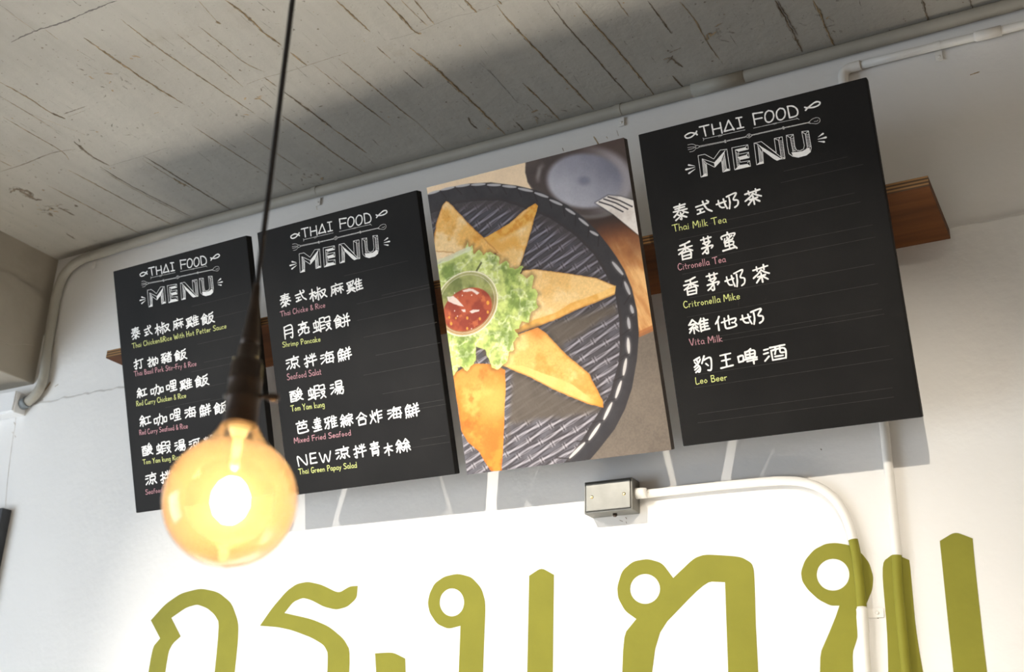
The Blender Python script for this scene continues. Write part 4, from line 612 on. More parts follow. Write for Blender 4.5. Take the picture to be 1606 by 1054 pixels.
# ------------------------------------------------------------------ the food photograph printed on canvas
SH = json.loads(r'''{"outer":[[-50.6,574.9],[2.0,586.7],[46.2,590.6],[99.2,588.2],[150.2,579.5],[205.8,560.6],[246.0,542.7],[277.9,521.5],[309.1,498.2],[338.6,467.8],[362.0,436.5],[382.1,402.3],[394.3,378.7],[405.8,351.7],[415.5,314.0],[418.9,270.2],[415.7,226.4],[404.2,179.0],[385.0,125.3],[364.3,87.5],[337.5,52.7],[298.2,17.7],[278.0,1.3],[207.6,-41.4],[-76.1,-65.9],[-173.9,215.5]],"inner":[[-56.6,537.8],[3.2,545.8],[64.6,553.0],[115.4,548.8],[167.0,537.7],[200.6,520.0],[244.0,495.2],[268.4,479.9],[313.2,438.7],[349.3,391.2],[368.7,344.9],[380.1,307.9],[380.5,260.6],[372.8,204.8],[365.7,177.4],[339.3,121.7],[306.5,85.1],[268.2,42.4],[230.9,7.8],[166.1,-37.2],[-76.1,-65.9],[-173.9,215.5]],"dash":[[[1.9,587.9],[30.5,588.9]],[[32.9,589.3],[66.7,588.6]],[[69.0,588.5],[103.1,585.7]],[[105.2,584.2],[138.4,578.8]],[[141.4,576.2],[172.7,569.0]],[[175.0,566.7],[206.2,557.3]],[[209.0,554.1],[240.7,540.8]],[[243.4,537.6],[272.0,521.8]],[[273.4,516.7],[299.4,500.2]],[[304.5,492.6],[323.3,476.4]],[[328.9,468.1],[347.4,448.4]],[[348.3,438.6],[364.4,426.0]],[[384.6,370.2],[402.6,341.6]],[[403.0,328.1],[410.0,301.6]],[[408.2,281.5],[410.4,265.1]],[[398.8,259.1],[398.5,237.1]],[[392.1,221.2],[389.5,194.6]],[[392.7,219.8],[389.4,190.7]],[[382.5,182.2],[371.3,150.9]],[[365.4,141.4],[348.4,110.2]],[[339.7,103.1],[317.1,72.4]],[[308.5,66.2],[279.5,37.2]],[[270.6,33.8],[232.7,7.3]]],"wood":[[333.1,476.5],[471.0,503.2],[453.2,233.8],[416.8,225.0],[390.7,209.4],[385.8,384.1]],"cream":[[-37.2,656.9],[252.3,616.5],[231.2,592.7],[230.7,562.9],[240.1,541.4],[126.7,526.5],[-54.5,551.0]],"bowl":[[233.4,602.7],[229.0,581.9],[232.2,561.5],[244.1,541.1],[272.5,517.3],[298.8,496.1],[324.8,475.2],[352.0,463.7],[380.1,459.8],[400.6,461.2],[451.9,456.1],[474.2,545.2],[453.7,602.9],[363.2,609.3],[236.9,603.8]],"plate":[[351.6,537.8],[431.1,512.4],[334.8,485.6]],"rimr":[[439.7,553.1],[442.5,533.5],[435.9,504.8],[421.9,492.7]],"riml":[[273.8,591.4],[261.6,582.4],[254.6,566.3],[253.5,552.8]],"fork":[[367.7,490.7],[396.6,499.1],[421.6,491.2],[441.9,480.4],[454.8,474.3],[450.0,407.7],[443.9,412.7],[419.4,440.2],[400.6,461.2],[382.9,477.3]],"slit":[[[375.9,490.8],[399.3,478.2],[420.9,461.7]],[[386.3,494.1],[409.9,481.0],[431.4,464.6]],[[395.2,496.6],[418.4,484.0],[440.8,467.5]]],"T1":[[41.7,564.3],[48.4,559.4],[84.0,510.3],[116.4,471.5],[144.4,436.0],[105.7,433.5],[60.4,436.1],[26.0,438.6],[-7.3,451.1],[1.6,498.5],[8.7,517.6],[15.4,532.6],[29.9,556.2]],"T1b":[[-5.6,468.8],[40.7,457.7],[46.8,451.9],[0.6,441.4],[-17.5,446.9]],"T2":[[241.0,516.2],[245.7,510.6],[241.8,501.3],[221.1,460.4],[205.3,430.1],[187.0,398.2],[179.3,391.7],[140.6,398.9],[137.9,437.3],[116.4,471.5],[147.0,479.3],[177.5,489.0],[215.9,508.7]],"T2c":[[116.1,469.5],[148.2,473.1],[180.2,478.5],[212.8,489.6],[244.1,508.6]],"T2d":[[132.3,458.3],[152.5,444.4],[182.6,452.3]],"T3":[[191.3,390.1],[214.3,388.3],[251.6,377.8],[305.2,360.7],[347.0,345.8],[383.6,324.0],[379.0,308.7],[339.6,300.4],[294.2,293.0],[247.5,282.4],[200.3,273.6],[155.0,267.4],[131.8,284.8],[168.1,362.8]],"T3s":[[383.6,324.0],[379.0,308.7],[339.6,300.4],[294.1,292.6],[256.6,282.9],[207.3,274.5],[155.0,267.4],[130.5,276.6],[161.2,276.8],[202.8,289.4],[249.4,294.4],[285.4,307.8],[330.8,314.2]],"T4":[[205.9,272.4],[221.7,260.4],[260.2,209.2],[302.0,166.1],[313.7,133.1],[322.4,108.6],[320.6,97.1],[295.1,105.7],[258.1,125.1],[220.8,146.0],[175.4,176.5],[128.2,202.2],[114.1,209.7],[111.6,250.9],[159.7,265.0]],"T4s":[[114.6,212.4],[164.4,200.9],[200.2,182.3],[238.3,163.5],[262.3,150.8],[284.7,129.3],[320.8,98.4],[295.1,105.7],[258.1,125.1],[220.8,146.0],[175.4,176.5],[128.2,202.2]],"T5":[[-5.4,205.3],[41.5,223.5],[94.2,215.7],[121.3,199.9],[114.3,151.8],[105.0,110.9],[93.7,54.0],[80.3,-0.5],[56.6,0.8],[44.3,24.4],[36.4,41.8],[10.8,68.4],[0.8,91.0],[0.7,141.1]],"let":[[-14.2,434.8],[6.1,439.4],[39.5,447.0],[69.5,455.1],[75.4,472.0],[77.8,457.7],[88.0,462.6],[86.9,446.2],[103.4,451.3],[107.3,436.7],[123.7,441.8],[142.9,427.1],[143.3,410.6],[155.2,417.9],[160.9,415.5],[163.0,400.1],[174.5,396.6],[194.8,400.4],[196.9,395.1],[184.8,385.2],[197.9,373.3],[210.8,379.0],[215.1,372.8],[206.5,352.9],[219.1,338.5],[209.9,328.1],[215.2,311.1],[198.9,305.8],[188.7,283.3],[174.0,291.1],[167.1,276.1],[154.8,275.4],[161.9,259.4],[147.8,250.8],[148.4,235.8],[134.2,232.6],[126.8,214.8],[106.7,204.2],[91.6,206.4],[88.6,226.0],[79.9,249.2],[62.1,254.7],[57.1,228.0],[32.7,209.6],[19.0,222.6],[0.3,206.0],[-10.5,218.7],[-12.4,285.8],[-28.0,350.0]],"rib":[[-13.0,441.6],[26.4,445.3],[53.0,451.4],[77.6,456.3]],"slot":[[88.7,408.5],[101.9,422.6]],"cup":[[54.3,346.4],[126.3,340.0],[39.8,282.2]],"sauce":[[54.6,334.5],[111.9,331.5],[42.8,291.4]],"hl1":[[11.2,367.9],[26.7,367.9],[36.2,357.9],[48.4,340.8],[29.9,348.5],[13.0,359.2]],"hl2":[[49.5,375.0],[64.5,376.2],[75.2,373.7],[88.2,363.1],[82.3,359.8],[71.3,369.5],[52.6,371.1]],"hl3":[[59.1,329.0],[68.4,331.9],[83.0,329.4],[81.9,326.3],[64.1,324.9]],"hl4":[[40.0,336.2],[50.0,335.3],[49.7,329.5],[44.5,331.0]],"seed":[[51.8,317.0],[12.7,311.9],[10.1,325.4],[104.0,339.8],[25.5,321.4],[100.9,321.1],[80.6,310.8],[48.3,296.0]],"dot":[[47.8,364.8],[30.6,372.8],[24.8,336.8],[69.4,361.5],[29.8,324.6],[58.1,293.9]],"wdir":[[280.2,190.3],[359.1,222.6]],"pegdir":[[162.3,86.0],[219.1,8.4]],"shad":[[[122.3,203.1],[222.4,137.9],[310.3,94.6]],[[218.9,274.7],[292.6,283.0],[376.9,288.9]]],"shadp":[[136.6,197.4],[172.7,179.3],[235.8,132.1],[319.0,95.9],[290.5,87.1],[201.3,92.3],[114.9,90.4],[100.5,46.9]],"shadq":[[219.1,272.2],[294.2,278.8],[377.0,288.5],[378.1,270.9],[324.9,257.3],[250.9,225.0],[238.2,233.4]]}''')
def paint_print(w, h, step):
    nx, ny = int(w/step)+1, int(h/step)+1
    U, V = np.meshgrid(np.linspace(0, w, nx), np.linspace(0, h, ny))
    shp = U.shape
    def vnoise(scale, seed, ax=1.0, ay=1.0, rot=0.0):
        c, s = math.cos(rot), math.sin(rot)
        X = (U*c+V*s)/scale*ax+1000; Y = (-U*s+V*c)/scale*ay+1000
        xi, yi = np.floor(X).astype(int), np.floor(Y).astype(int); fx, fy = X-xi, Y-yi
        fx = fx*fx*(3-2*fx); fy = fy*fy*(3-2*fy)
        def hsh(a, b):
            n = (a*374761393+b*668265263+seed*974711) & 0x7fffffff; n = ((n ^ (n >> 13))*1274126177) & 0x7fffffff
            return ((n ^ (n >> 16)) & 0xffff)/65535.0
        return (hsh(xi, yi)*(1-fx)+hsh(xi+1, yi)*fx)*(1-fy)+(hsh(xi, yi+1)*(1-fx)+hsh(xi+1, yi+1)*fx)*fy
    def fbm(scale, seed, oct=4, **k):
        o = np.zeros(shp); a = 1; t = 0
        for i in range(oct): o += a*vnoise(scale/2**i, seed+i*17, **k); t += a; a *= .55
        return o/t
    def sdf(poly, wob=0.0, ws=8, seed=1):
        x, y = U, V
        if wob: x = U+wob*(fbm(ws, seed, 3)-.5)*2; y = V+wob*(fbm(ws, seed+91, 3)-.5)*2
        d = np.full(shp, 1e18); inside = np.zeros(shp, bool); n = len(poly)
        for i in range(n):
            (ax, ay), (bx, by) = poly[i], poly[(i+1) % n]; ex, ey = bx-ax, by-ay
            t = np.clip(((x-ax)*ex+(y-ay)*ey)/(ex*ex+ey*ey+1e-9), 0, 1)
            d = np.minimum(d, (x-ax-t*ex)**2+(y-ay-t*ey)**2)
            if ay != by: inside ^= ((ay > y) != (by > y)) & (x < (bx-ax)*(y-ay)/(by-ay)+ax)
        d = np.sqrt(d); return np.where(inside, -d, d)
    def line(pts):
        d = np.full(shp, 1e18); T = np.zeros(shp); n = len(pts)-1
        for i in range(n):
            (ax, ay), (bx, by) = pts[i], pts[i+1]; ex, ey = bx-ax, by-ay
            t = np.clip(((U-ax)*ex+(V-ay)*ey)/(ex*ex+ey*ey+1e-9), 0, 1); q = np.sqrt((U-ax-t*ex)**2+(V-ay-t*ey)**2)
            T = np.where(q < d, (i+t)/n, T); d = np.minimum(d, q)
        return d, T
    def ell(e):
        (cx, cy), (ax, ay), (bx, by) = e; M2 = np.linalg.inv(np.array([[ax-cx, bx-cx], [ay-cy, by-cy]]))
        x, y = U-cx, V-cy; return np.sqrt((M2[0, 0]*x+M2[0, 1]*y)**2+(M2[1, 0]*x+M2[1, 1]*y)**2)
    def sm(a, b, x): t = np.clip((x-a)/(b-a), 0, 1); return t*t*(3-2*t)
    def C(*c): return np.array(c, float)
    def lerp(a, b, t): return a*(1-t[..., None])+b*t[..., None]
    img = np.zeros(shp+(3,))
    def put(mask, col):
        nonlocal img
        img = img*(1-mask[..., None])+col*mask[..., None]
    gx, gy = U/w, V/h
    # table
    put(np.ones(shp), lerp(C(122, 110, 98), C(98, 88, 79), fbm(60, 3)))
    put(sm(.6, .40, fbm(3, 8, 2))*.12, C(150, 138, 122))
    put(sm(1.5, -1.5, sdf(SH['cream'])), lerp(C(238, 214, 182), C(222, 198, 168), fbm(50, 5)))
    wd = sdf(SH['wood']); grain = fbm(16, 11, 4, ax=1, ay=.22, rot=.35)
    wood = lerp(C(226, 180, 122), C(196, 138, 82), sm(.35, .7, grain))
    wood = lerp(wood, C(112, 66, 40), sm(.56, .72, gy+.10*(fbm(40, 12)-.5)))
    wood = lerp(wood, C(58, 44, 38), sm(.68, .76, gy+.04*(fbm(40, 13)-.5)))
    put(sm(1.5, -1.5, wd), wood)
    dd, _ = line(SH['wood'][2:4]); put(sm(7, 4, dd)*.8*(gy < .4), C(170, 105, 60))
    # bowl with a plate in it
    bd_ = sdf(SH['bowl']); put(sm(2, -2, bd_), lerp(C(62, 53, 52), C(84, 74, 70), fbm(40, 21)))
    put(sm(.70, .86, gx)*sm(.86, 1.0, gy)*.7, C(72, 56, 50))
    r = ell(SH['plate']); (pcx, pcy) = SH['plate'][0]
    dx, dy = (U-pcx)/120, (V-pcy)/90
    put(sm(1.38, 1.1, r)*sm(-.2, .75, dx)*.85, C(164, 160, 168))
    tone = np.clip(.55-.42*dx-.34*dy+.25*(fbm(45, 22)-.5), 0, 1)
    plate = lerp(C(84, 84, 102), C(196, 196, 204), tone); plate = lerp(plate, C(96, 98, 116), sm(.25, .05, r)*.5)
    put(sm(1.06, .86, r), plate)
    d, t = line(SH['riml']); put(sm(9, 0, d)*.7*np.sin(np.clip(t, 0, 1)*PI), C(150, 144, 142))
    put((sm(1.42, 1.30, r)*sm(1.16, 1.26, r))*sm(.2, -.6, dy)*.45, C(128, 126, 124))
    # fork lying over the edge of the plate
    fd = sdf(SH['fork']); put(sm(4, 0, fd)*.4, C(40, 36, 40)); put(sm(.8, -.8, fd), lerp(C(226, 219, 214), C(206, 196, 190), sm(.4, .7, fbm(24, 25))))
    for sl in SH['slit']:
        d, t = line(sl); put(sm(1.9, .9, d), C(58, 52, 56)); 
    # woven basket
    od, idt = sdf(SH['outer']), sdf(SH['inner'])
    put(sm(1, -1, od), lerp(C(46, 44, 47), C(62, 59, 61), fbm(20, 31)))
    # shine on the outside of the rim at the lower right
    put(sm(1, -1, od)*sm(-16, -3, od)*sm(.75, .2, gy)*.35, C(52, 46, 45))
    (ax, ay), (bx, by) = SH['wdir']; tl = math.hypot(bx-ax, by-ay); tx, ty = (bx-ax)/tl, (by-ay)/tl
    t_ = U*tx+V*ty; s_ = -U*ty+V*tx
    per = 16.0; row = np.floor(s_/per); ph = (s_/per-row)
    wav = .17*np.sin(2*PI*(t_/116+.5*row))+.08*(fbm(30, 44, 2)-.5)
    c1 = np.abs(ph-.5-wav*.8); c2_ = np.abs(ph-.5+wav*.8)
    strand = np.exp(-(c1/.12)**2)*(.72+.28*fbm(14, 41))+.55*np.exp(-(c2_/.07)**2)
    dark = np.exp(-((c1-.26)/.09)**2)*.9
    inside = sm(1, -1, idt)
    basec = lerp(C(70, 68, 75), C(98, 95, 101), sm(.9, .0, gy))
    put(inside, lerp(basec, C(66, 60, 62), sm(.35, .7, fbm(26, 43))*.6))
    put(inside*np.clip(dark, 0, 1)*.8, C(52, 46, 48))
    put(inside*np.clip(strand, 0, 1)*.85, lerp(C(150, 146, 160), C(186, 180, 186), sm(.75, .05, gy)))
    # short pegs across the strands
    q = (t_+row*21.0)/58.0; pq = (q-np.floor(q))*58.0
    peg = (np.exp(-((pq-20)/1.4)**2)+np.exp(-((pq-26)/1.4)**2))*sm(.06, .2, ph)*sm(.98, .8, ph)
    pd = np.exp(-((pq-23)/1.2)**2)*sm(.06, .2, ph)*sm(.98, .8, ph)
    put(inside*np.clip(pd, 0, 1)*.55, C(54, 48, 50)); put(inside*np.clip(peg, 0, 1)*.5, lerp(C(136, 130, 140), C(186, 180, 184), sm(.75, .05, gy)))
    put(sm(0, 2, idt)*sm(9, 1, idt)*.8*sm(1, -1, od), C(56, 49, 48))
    put(inside*sm(-30, 0, idt)*sm(.55, .8, gy)*.85, C(68, 61, 62))
    for k in ('shadp', 'shadq'): put(inside*sm(9, -9, sdf(SH[k], 5, 22, 6))*.93, lerp(C(98, 88, 78), C(84, 75, 66), fbm(20, 45)))
    for k, sg in enumerate(SH['dash']):
        d, t = line(sg); body = np.sin(np.clip(t*.92+.06, 0, 1)*PI)**.5
        wd_ = (3.2 if k > 11 else 2.6)*body
        put(sm(wd_+6, wd_, d)*.35*(k > 11), C(124, 116, 118)); put(sm(wd_+.9, wd_-.9, d)*.92, C(208, 204, 200) if k > 16 else C(180, 178, 182))
        (x0, y0), (x1, y1) = sg[0], sg[-1]; L_ = math.hypot(x1-x0, y1-y0); nx_, ny_ = -(y1-y0)/L_, (x1-x0)/L_
        d2, _ = line([(x1, y1), (x1-nx_*18+(x1-x0)*.4, y1-ny_*18+(y1-y0)*.4)]); put(sm(2.2, .4, d2)*.7*sm(1, -1, od), C(44, 38, 38))
    # fried triangles
    def fried(name, base, pale, brown, seed, amt=1.0, edge=C(176, 108, 44), ew=4):
        d = sdf(SH[name], 1.2, 9, seed); m = sm(.8, -.8, d)
        c = lerp(base, pale, sm(.42, .68, fbm(40, seed, 4))*.9); c = lerp(c, brown, sm(.52, .74, fbm(34, seed+5, 5))*.85*amt)
        c = c*(1+.10*(fbm(3.2, seed+9, 2)-.5))[..., None]
        c = lerp(c, edge, sm(-ew, 0, d)*.6)
        put(m, c); return d, m
    put(sm(9, -2, sdf(SH['T1']))*.5, C(44, 38, 36)); put(sm(8, -2, sdf(SH['T2']))*.5, C(44, 38, 36))
    d, m = fried('T2', C(232, 192, 124), C(240, 216, 170), C(222, 160, 70), 51, .7)
    d2, t = line(SH['T2c']); put(m*sm(16, 5, d2)*.85, lerp(C(226, 172, 76), C(208, 136, 40), sm(.4, .65, fbm(14, 52))))
    d2, t = line(SH['T2d']); put(m*sm(16, 3, d2)*.7, C(222, 162, 70))
    fried('T1', C(230, 180, 100), C(238, 208, 156), C(212, 148, 58), 55, 1.0)
    fried('T1b', C(240, 216, 176), C(244, 224, 190), C(230, 190, 130), 58, .4)
    put(sm(12, -2, sdf(SH['T3']))*.45*inside, C(52, 44, 40))
    fried('T3', C(236, 198, 134), C(240, 210, 156), C(228, 180, 106), 61, .7, ew=3)
    d = sdf(SH['T3s'], .8, 9, 5); put(sm(1.5, -1.5, d), lerp(C(224, 168, 84), C(240, 196, 120), sm(.4, .7, fbm(22, 63, 3)))); d2, _ = line(SH['T3s'][1:7]); put(sm(4, 0, d2)*.6*sm(1, -1, d), C(176, 108, 46))
    put(sm(14, -2, sdf(SH['T4']))*.5*inside, C(58, 50, 44))
    d, m = fried('T4', C(218, 175, 98), C(230, 196, 126), C(202, 140, 60), 66, .7, ew=6)
    e = sdf(SH['T4s'], .8, 9, 5); put(m*sm(1.5, -1.5, e), lerp(C(226, 176, 92), C(238, 200, 126), fbm(24, 67, 3))); d2, _ = line(SH['T4s'][6:]); put(m*sm(4, 0, d2)*.6, C(178, 104, 44))
    tx0, ty0 = SH['T4'][6]; put(m*sm(46, 6, np.hypot(U-tx0, V-ty0))*.75, C(218, 138, 48)); tx0, ty0 = SH['T4'][0]; put(m*sm(40, 8, np.hypot(U-tx0, V-ty0))*.7, C(206, 130, 60))
    d, m = fried('T5', C(200, 130, 50), C(220, 170, 86), C(180, 100, 34), 70, 1.0, C(196, 112, 36), 8)
    bx0, by0 = SH['T5'][7]; tt = sm(150, 10, np.hypot(U-bx0, V-by0)); put(m*tt*.8, lerp(C(204, 104, 34), C(226, 146, 54), sm(.45, .7, fbm(18, 73))))
    cx0, cy0 = SH['T5'][4]; put(m*sm(70, 10, np.hypot(U-cx0+28, V-cy0+6))*.6, C(224, 182, 98)); 
    c0, c1_ = SH['T5'][12], SH['T5'][5]; d2, t = line([(c0[0]+8, c0[1]-34), ((c0[0]+c1_[0])/2, c0[1]-62), (c1_[0]-6, c1_[1]-22)]); put(m*sm(20, 2, d2)*.6, C(206, 118, 42))
    put(m*sm(45, 0, np.abs(V-SH['T5'][1][1]+22))*.5, C(196, 122, 50))
    # lettuce
    put(sm(10, -2, sdf(SH['let'], 3, 12, 80))*.45, C(92, 70, 40))
    d = sdf(SH['let'], 4.5, 13, 80); m = sm(.8, -.8, d)
    n1 = fbm(34, 82, 4); n2 = 1-np.abs(fbm(26, 83, 4)*2-1); n3 = fbm(9, 84, 3)
    g = lerp(C(150, 170, 88), C(196, 208, 122), sm(.35, .62, n1)); g = lerp(g, C(224, 230, 178), sm(.82, .97, n2)*.75); g = lerp(g, C(86, 112, 46), sm(.60, .40, n1*.6+n3*.4)*.38*sm(-3, -14, d))
    g = g*(1+.22*(n3-.5))[..., None]; g = lerp(g, C(196, 212, 116), sm(-5, 0, d)*.6)
    put(m, g)
    d2, t = line(SH['rib']); put(sm(7, 3, d2)*.8, C(222, 226, 196)); d2, t = line(SH['slot']); put(sm(2.6, 1.2, d2)*.8, C(74, 76, 40))
    # cup of chilli sauce
    r = ell(SH['cup']); rr = ell(SH['sauce'])
    put(sm(1.02, .98, r)*.72, lerp(C(150, 150, 92), C(108, 112, 64), sm(.4, .65, fbm(22, 90))))
    put(sm(1.02, .98, r)*sm(.5, -.5, (V-SH['cup'][0][1])/60)*.5, C(186, 96, 62))
    sau = lerp(C(176, 82, 50), C(144, 58, 38), sm(.4, .65, fbm(28, 91))); sau = lerp(sau, C(210, 120, 70), sm(.62, .75, fbm(12, 92))*.6)
    put(sm(1.02, .97, rr), sau)
    for (x, y), rd in zip(SH['seed'], (3.4, 3.6, 3.0, 4.2, 2.6, 3.4, 3.4, 3.2)): put(sm(rd, rd-1.6, np.hypot((U-x), (V-y)*.8))*.85, C(228, 164, 62))
    for k in ('hl1', 'hl2', 'hl3', 'hl4'): put(sm(.9, -.9, sdf(SH[k], 1.0, 6, 95))*.9, C(236, 222, 214))
    for x, y in SH['dot']: put(sm(2.0, .8, np.hypot(U-x, V-y))*.85, C(232, 214, 204))
    put(sm(.075, .02, np.abs(r-.985))*.55, C(206, 196, 150)); put(sm(.022, .006, np.abs(r-1.0))*.9, C(240, 236, 216)); put(sm(.016, .004, np.abs(r-.905))*.7, C(226, 214, 190)); put(sm(.02, .0, np.abs(r-.95))*.4*sm(-.2, .3, (V-SH['cup'][0][1])/60), C(150, 150, 100))
    img *= (1+.05*(fbm(2.4, 99, 2)-.5))[..., None]
    return U, V, np.clip(img/255.0, 0, 1)

m_, pw, ph_ = board_matrix(2)
t = thing('food_photo_canvas', 'stretched canvas with a food photograph of fried triangles and red sauce in a dark basket', 'picture'); t.matrix_world = m_
def print_material():
    m = bpy.data.materials.new('printed_photograph'); m.use_nodes = True; nt = m.node_tree; b = nt.nodes['Principled BSDF']
    a = nt.nodes.new('ShaderNodeVertexColor'); a.layer_name = 'ink'; nt.links.new(a.outputs['Color'], b.inputs['Base Color'])
    b.inputs['Roughness'].default_value = .6; b.inputs['Specular IOR Level'].default_value = .3
    return m
M['print'] = print_material()
bm = bmesh.new(); box(bm, 0, pw, .0006, BT, 0, ph_, .0015)
M['canvas_side'] = mat('dark_canvas_side', (0.045, 0.034, 0.028), .7, noise=.3, nscale=12)
o = obj('canvas_body', bm, M['canvas_side'], t); o['label'] = 'dark wrapped canvas sides'
def build_print():
    U, V, im = paint_print(pw*1000, ph_*1000, 1.15)
    ny, nx = U.shape; e = .0008
    co = np.stack([U.ravel()*.001, np.zeros(U.size), V.ravel()*.001], 1)
    idx = np.arange(nx*ny).reshape(ny, nx)
    fc = np.stack([idx[:-1, :-1], idx[:-1, 1:], idx[1:, 1:], idx[1:, :-1]], -1).reshape(-1, 4)
    me = bpy.data.meshes.new('printed_photo')
    me.vertices.add(len(co)); me.vertices.foreach_set('co', co.ravel())
    me.loops.add(fc.size); me.loops.foreach_set('vertex_index', fc.ravel().astype(np.int32))
    me.polygons.add(len(fc)); me.polygons.foreach_set('loop_start', np.arange(0, fc.size, 4, dtype=np.int32))
    me.update(calc_edges=True)
    lin = np.where(im <= .04045, im/12.92, ((im+.055)/1.055)**2.4)
    at = me.color_attributes.new('ink', 'FLOAT_COLOR', 'POINT')
    at.data.foreach_set('color', np.concatenate([lin.reshape(-1, 3), np.ones((U.size, 1))], 1).astype(np.float32).ravel())
    me.materials.append(M['print'])
    o = bpy.data.objects.new('printed_photo', me); COL.objects.link(o); o.parent = t
    return o
build_print()


# ------------------------------------------------------------------ pipes, boxes
def saddle(parent, c, ax, r, tab, m):
    # strap over a pipe plus a screwed tab; ax 'X' or 'Z' is the direction the pipe runs
    bm = bmesh.new(); n = 12
    prev = None
    for k in range(n+1):
        a = PI*k/n
        ring = []
        for s in (-.007, .007):
            for rr in (r, r+.0012):
                u, v = -rr*math.cos(a), -rr*math.sin(a)
                ring.append(bm.verts.new((c[0]+s, c[1]+v, c[2]+u) if ax == 'X' else (c[0]+u, c[1]+v, c[2]+s)))
        if prev:
            for q in ((0, 1), (1, 3), (3, 2), (2, 0)): bm.faces.new((prev[q[0]], prev[q[1]], ring[q[1]], ring[q[0]]))
        prev = ring
    y1 = -.0002
    for f in bm.faces: f.material_index = 0
    n0 = len(bm.faces)
    if ax == 'X': box(bm, c[0]-.007, c[0]+.007, y1-.0016, y1, c[2]-r-.021, c[2]-r+.001, .0005)
    else: box(bm, c[0]+r-.001, c[0]+r+.026, y1-.0016, y1, c[2]-.008, c[2]+.008, .0005)
    sc = (c[0], y1-.0016, c[2]-r-.012) if ax == 'X' else (c[0]+r+.015, y1-.0016, c[2])
    lathe(bm, [(.0034, 0), (.0034, -.0009), (.0020, -.0016), (.0002, -.0016)], 12, sc, axis='Y')
    bmesh.ops.recalc_face_normals(bm, faces=bm.faces)
    bm.faces.ensure_lookup_table()
    for f in bm.faces[n0:]: f.material_index = 1
    return obj('saddle_clip', bm, m, parent)

# grey conduit in the corner of wall and ceiling, bending down at the left
t = thing('grey_conduit', 'grey conduit pipe along the ceiling corner, bending down the left edge of the wall', 'pipe', (0, 0, 0))
R = .0135
path = [(3.5, -R-.0005, CZ-R-.003), (1.2, -R-.0005, CZ-R-.003), (-.40, -R-.0005, CZ-R-.004), (-.70, -R-.0005, CZ-R-.012), (-.80, -R-.0005, CZ-R-.016)]
bend = [(-.80, CZ-R-.016), (-.845, 3.029), (-.878, 3.018), (-.906, 2.996), (-.919, 2.966), (-.925, 2.93), (-.923, 2.85), (-.917, 2.75), (-.911, 2.69), (-.911, 2.660), (-.919, 2.633), (-.936, 2.614), (-.955, 2.604), (-.972, 2.599)]
bp2 = [tuple(v) for v in catmull([(x, -R-.0005, z) for x, z in bend], 4)]
bm = bmesh.new(); tube(bm, path+bp2[1:], R, 18); obj('pipe', bm, M['pvc_grey'], t)
bm = bmesh.new(); tube(bm, [(1.05, -R-.0005, CZ-R-.003), (1.168, -R-.0005, CZ-R-.003)], R+.0014, 18); obj('pipe_sleeve', bm, M['pvc_grey'], t)
bm = bmesh.new(); tube(bm, [(-.958, -R-.0005, 2.603), (-.968, -R-.0005, 2.600), (-.985, -R-.0005, 2.597)], R+.003, 18); o = obj('end_coupling', bm, M['pvc_blue'], t); o['label'] = 'blue-grey end coupling'
for x in (.0125, .8735, -.805): saddle(t, (x, -R-.0005, CZ-R-(.003 if x > 0 else .016)), 'X', R, 0, (M['pvc_grey'], M['pvc']))

def split_path(pts, n=4): return [tuple(v) for v in catmull(pts, n)]
# white vertical conduit with an elbow near the ceiling
r = .0085
t = thing('white_conduit', 'white painted pipe that comes down behind the drinks board and elbows right near the ceiling', 'pipe')
vz = [2.985-.02*k for k in range(0, 80)]
zs = [3.0, 2.9, 2.23, 2.09, 1.995, 1.9885, 1.90, 1.80, 1.40]
def vx(z): return 1.3748+(1.3865-1.3748)*min(1, max(0, (2.985-z)/.75)) - (.004 if z < 2.0 else 0)*min(1, (2.0-z)/.05)
zz = [2.975, 2.80, 2.60, 2.40, 2.20, 2.05, 2.0]+[1.9895]+[1.93, 1.87, 1.80, 1.60, 1.40]
pts = [(vx(z), -r-.0005, z) for z in zz]
mi = [0]*7+[1]*6
bm = bmesh.new(); tube(bm, pts, r, 16, mi); o = obj('vertical_pipe', bm, [M['pvc'], M['green']], t)
bm = bmesh.new(); tube(bm, [(1.408, -r-.0005, 3.001), (1.50, -r-.0005, 3.0005), (1.6745, -r-.0005, 2.9965), (2.6, -r-.0005, 2.990)], r, 16); obj('horizontal_pipe', bm, M['pvc'], t)
bm = bmesh.new(); ro = r+.0022
tube(bm, split_path([(1.3748, -r-.001, 2.962), (1.3748, -r-.001, 2.982), (1.3778, -r-.001, 2.9945), (1.388, -r-.001, 3.0005), (1.400, -r-.001, 3.001), (1.412, -r-.001, 3.001)], 4), ro, 16); obj('elbow', bm, M['pvc'], t)
bm = bmesh.new(); tube(bm, [(1.632, -r-.001, 2.9972), (1.636, -r-.001, 2.9971), (1.682, -r-.001, 2.9962)], [r, ro, ro], 16); obj('pipe_sleeve', bm, M['pvc'], t)
saddle(t, (1.562, -r-.0005, 2.999), 'X', r, 0, (M['pvc'], M['pvc']))

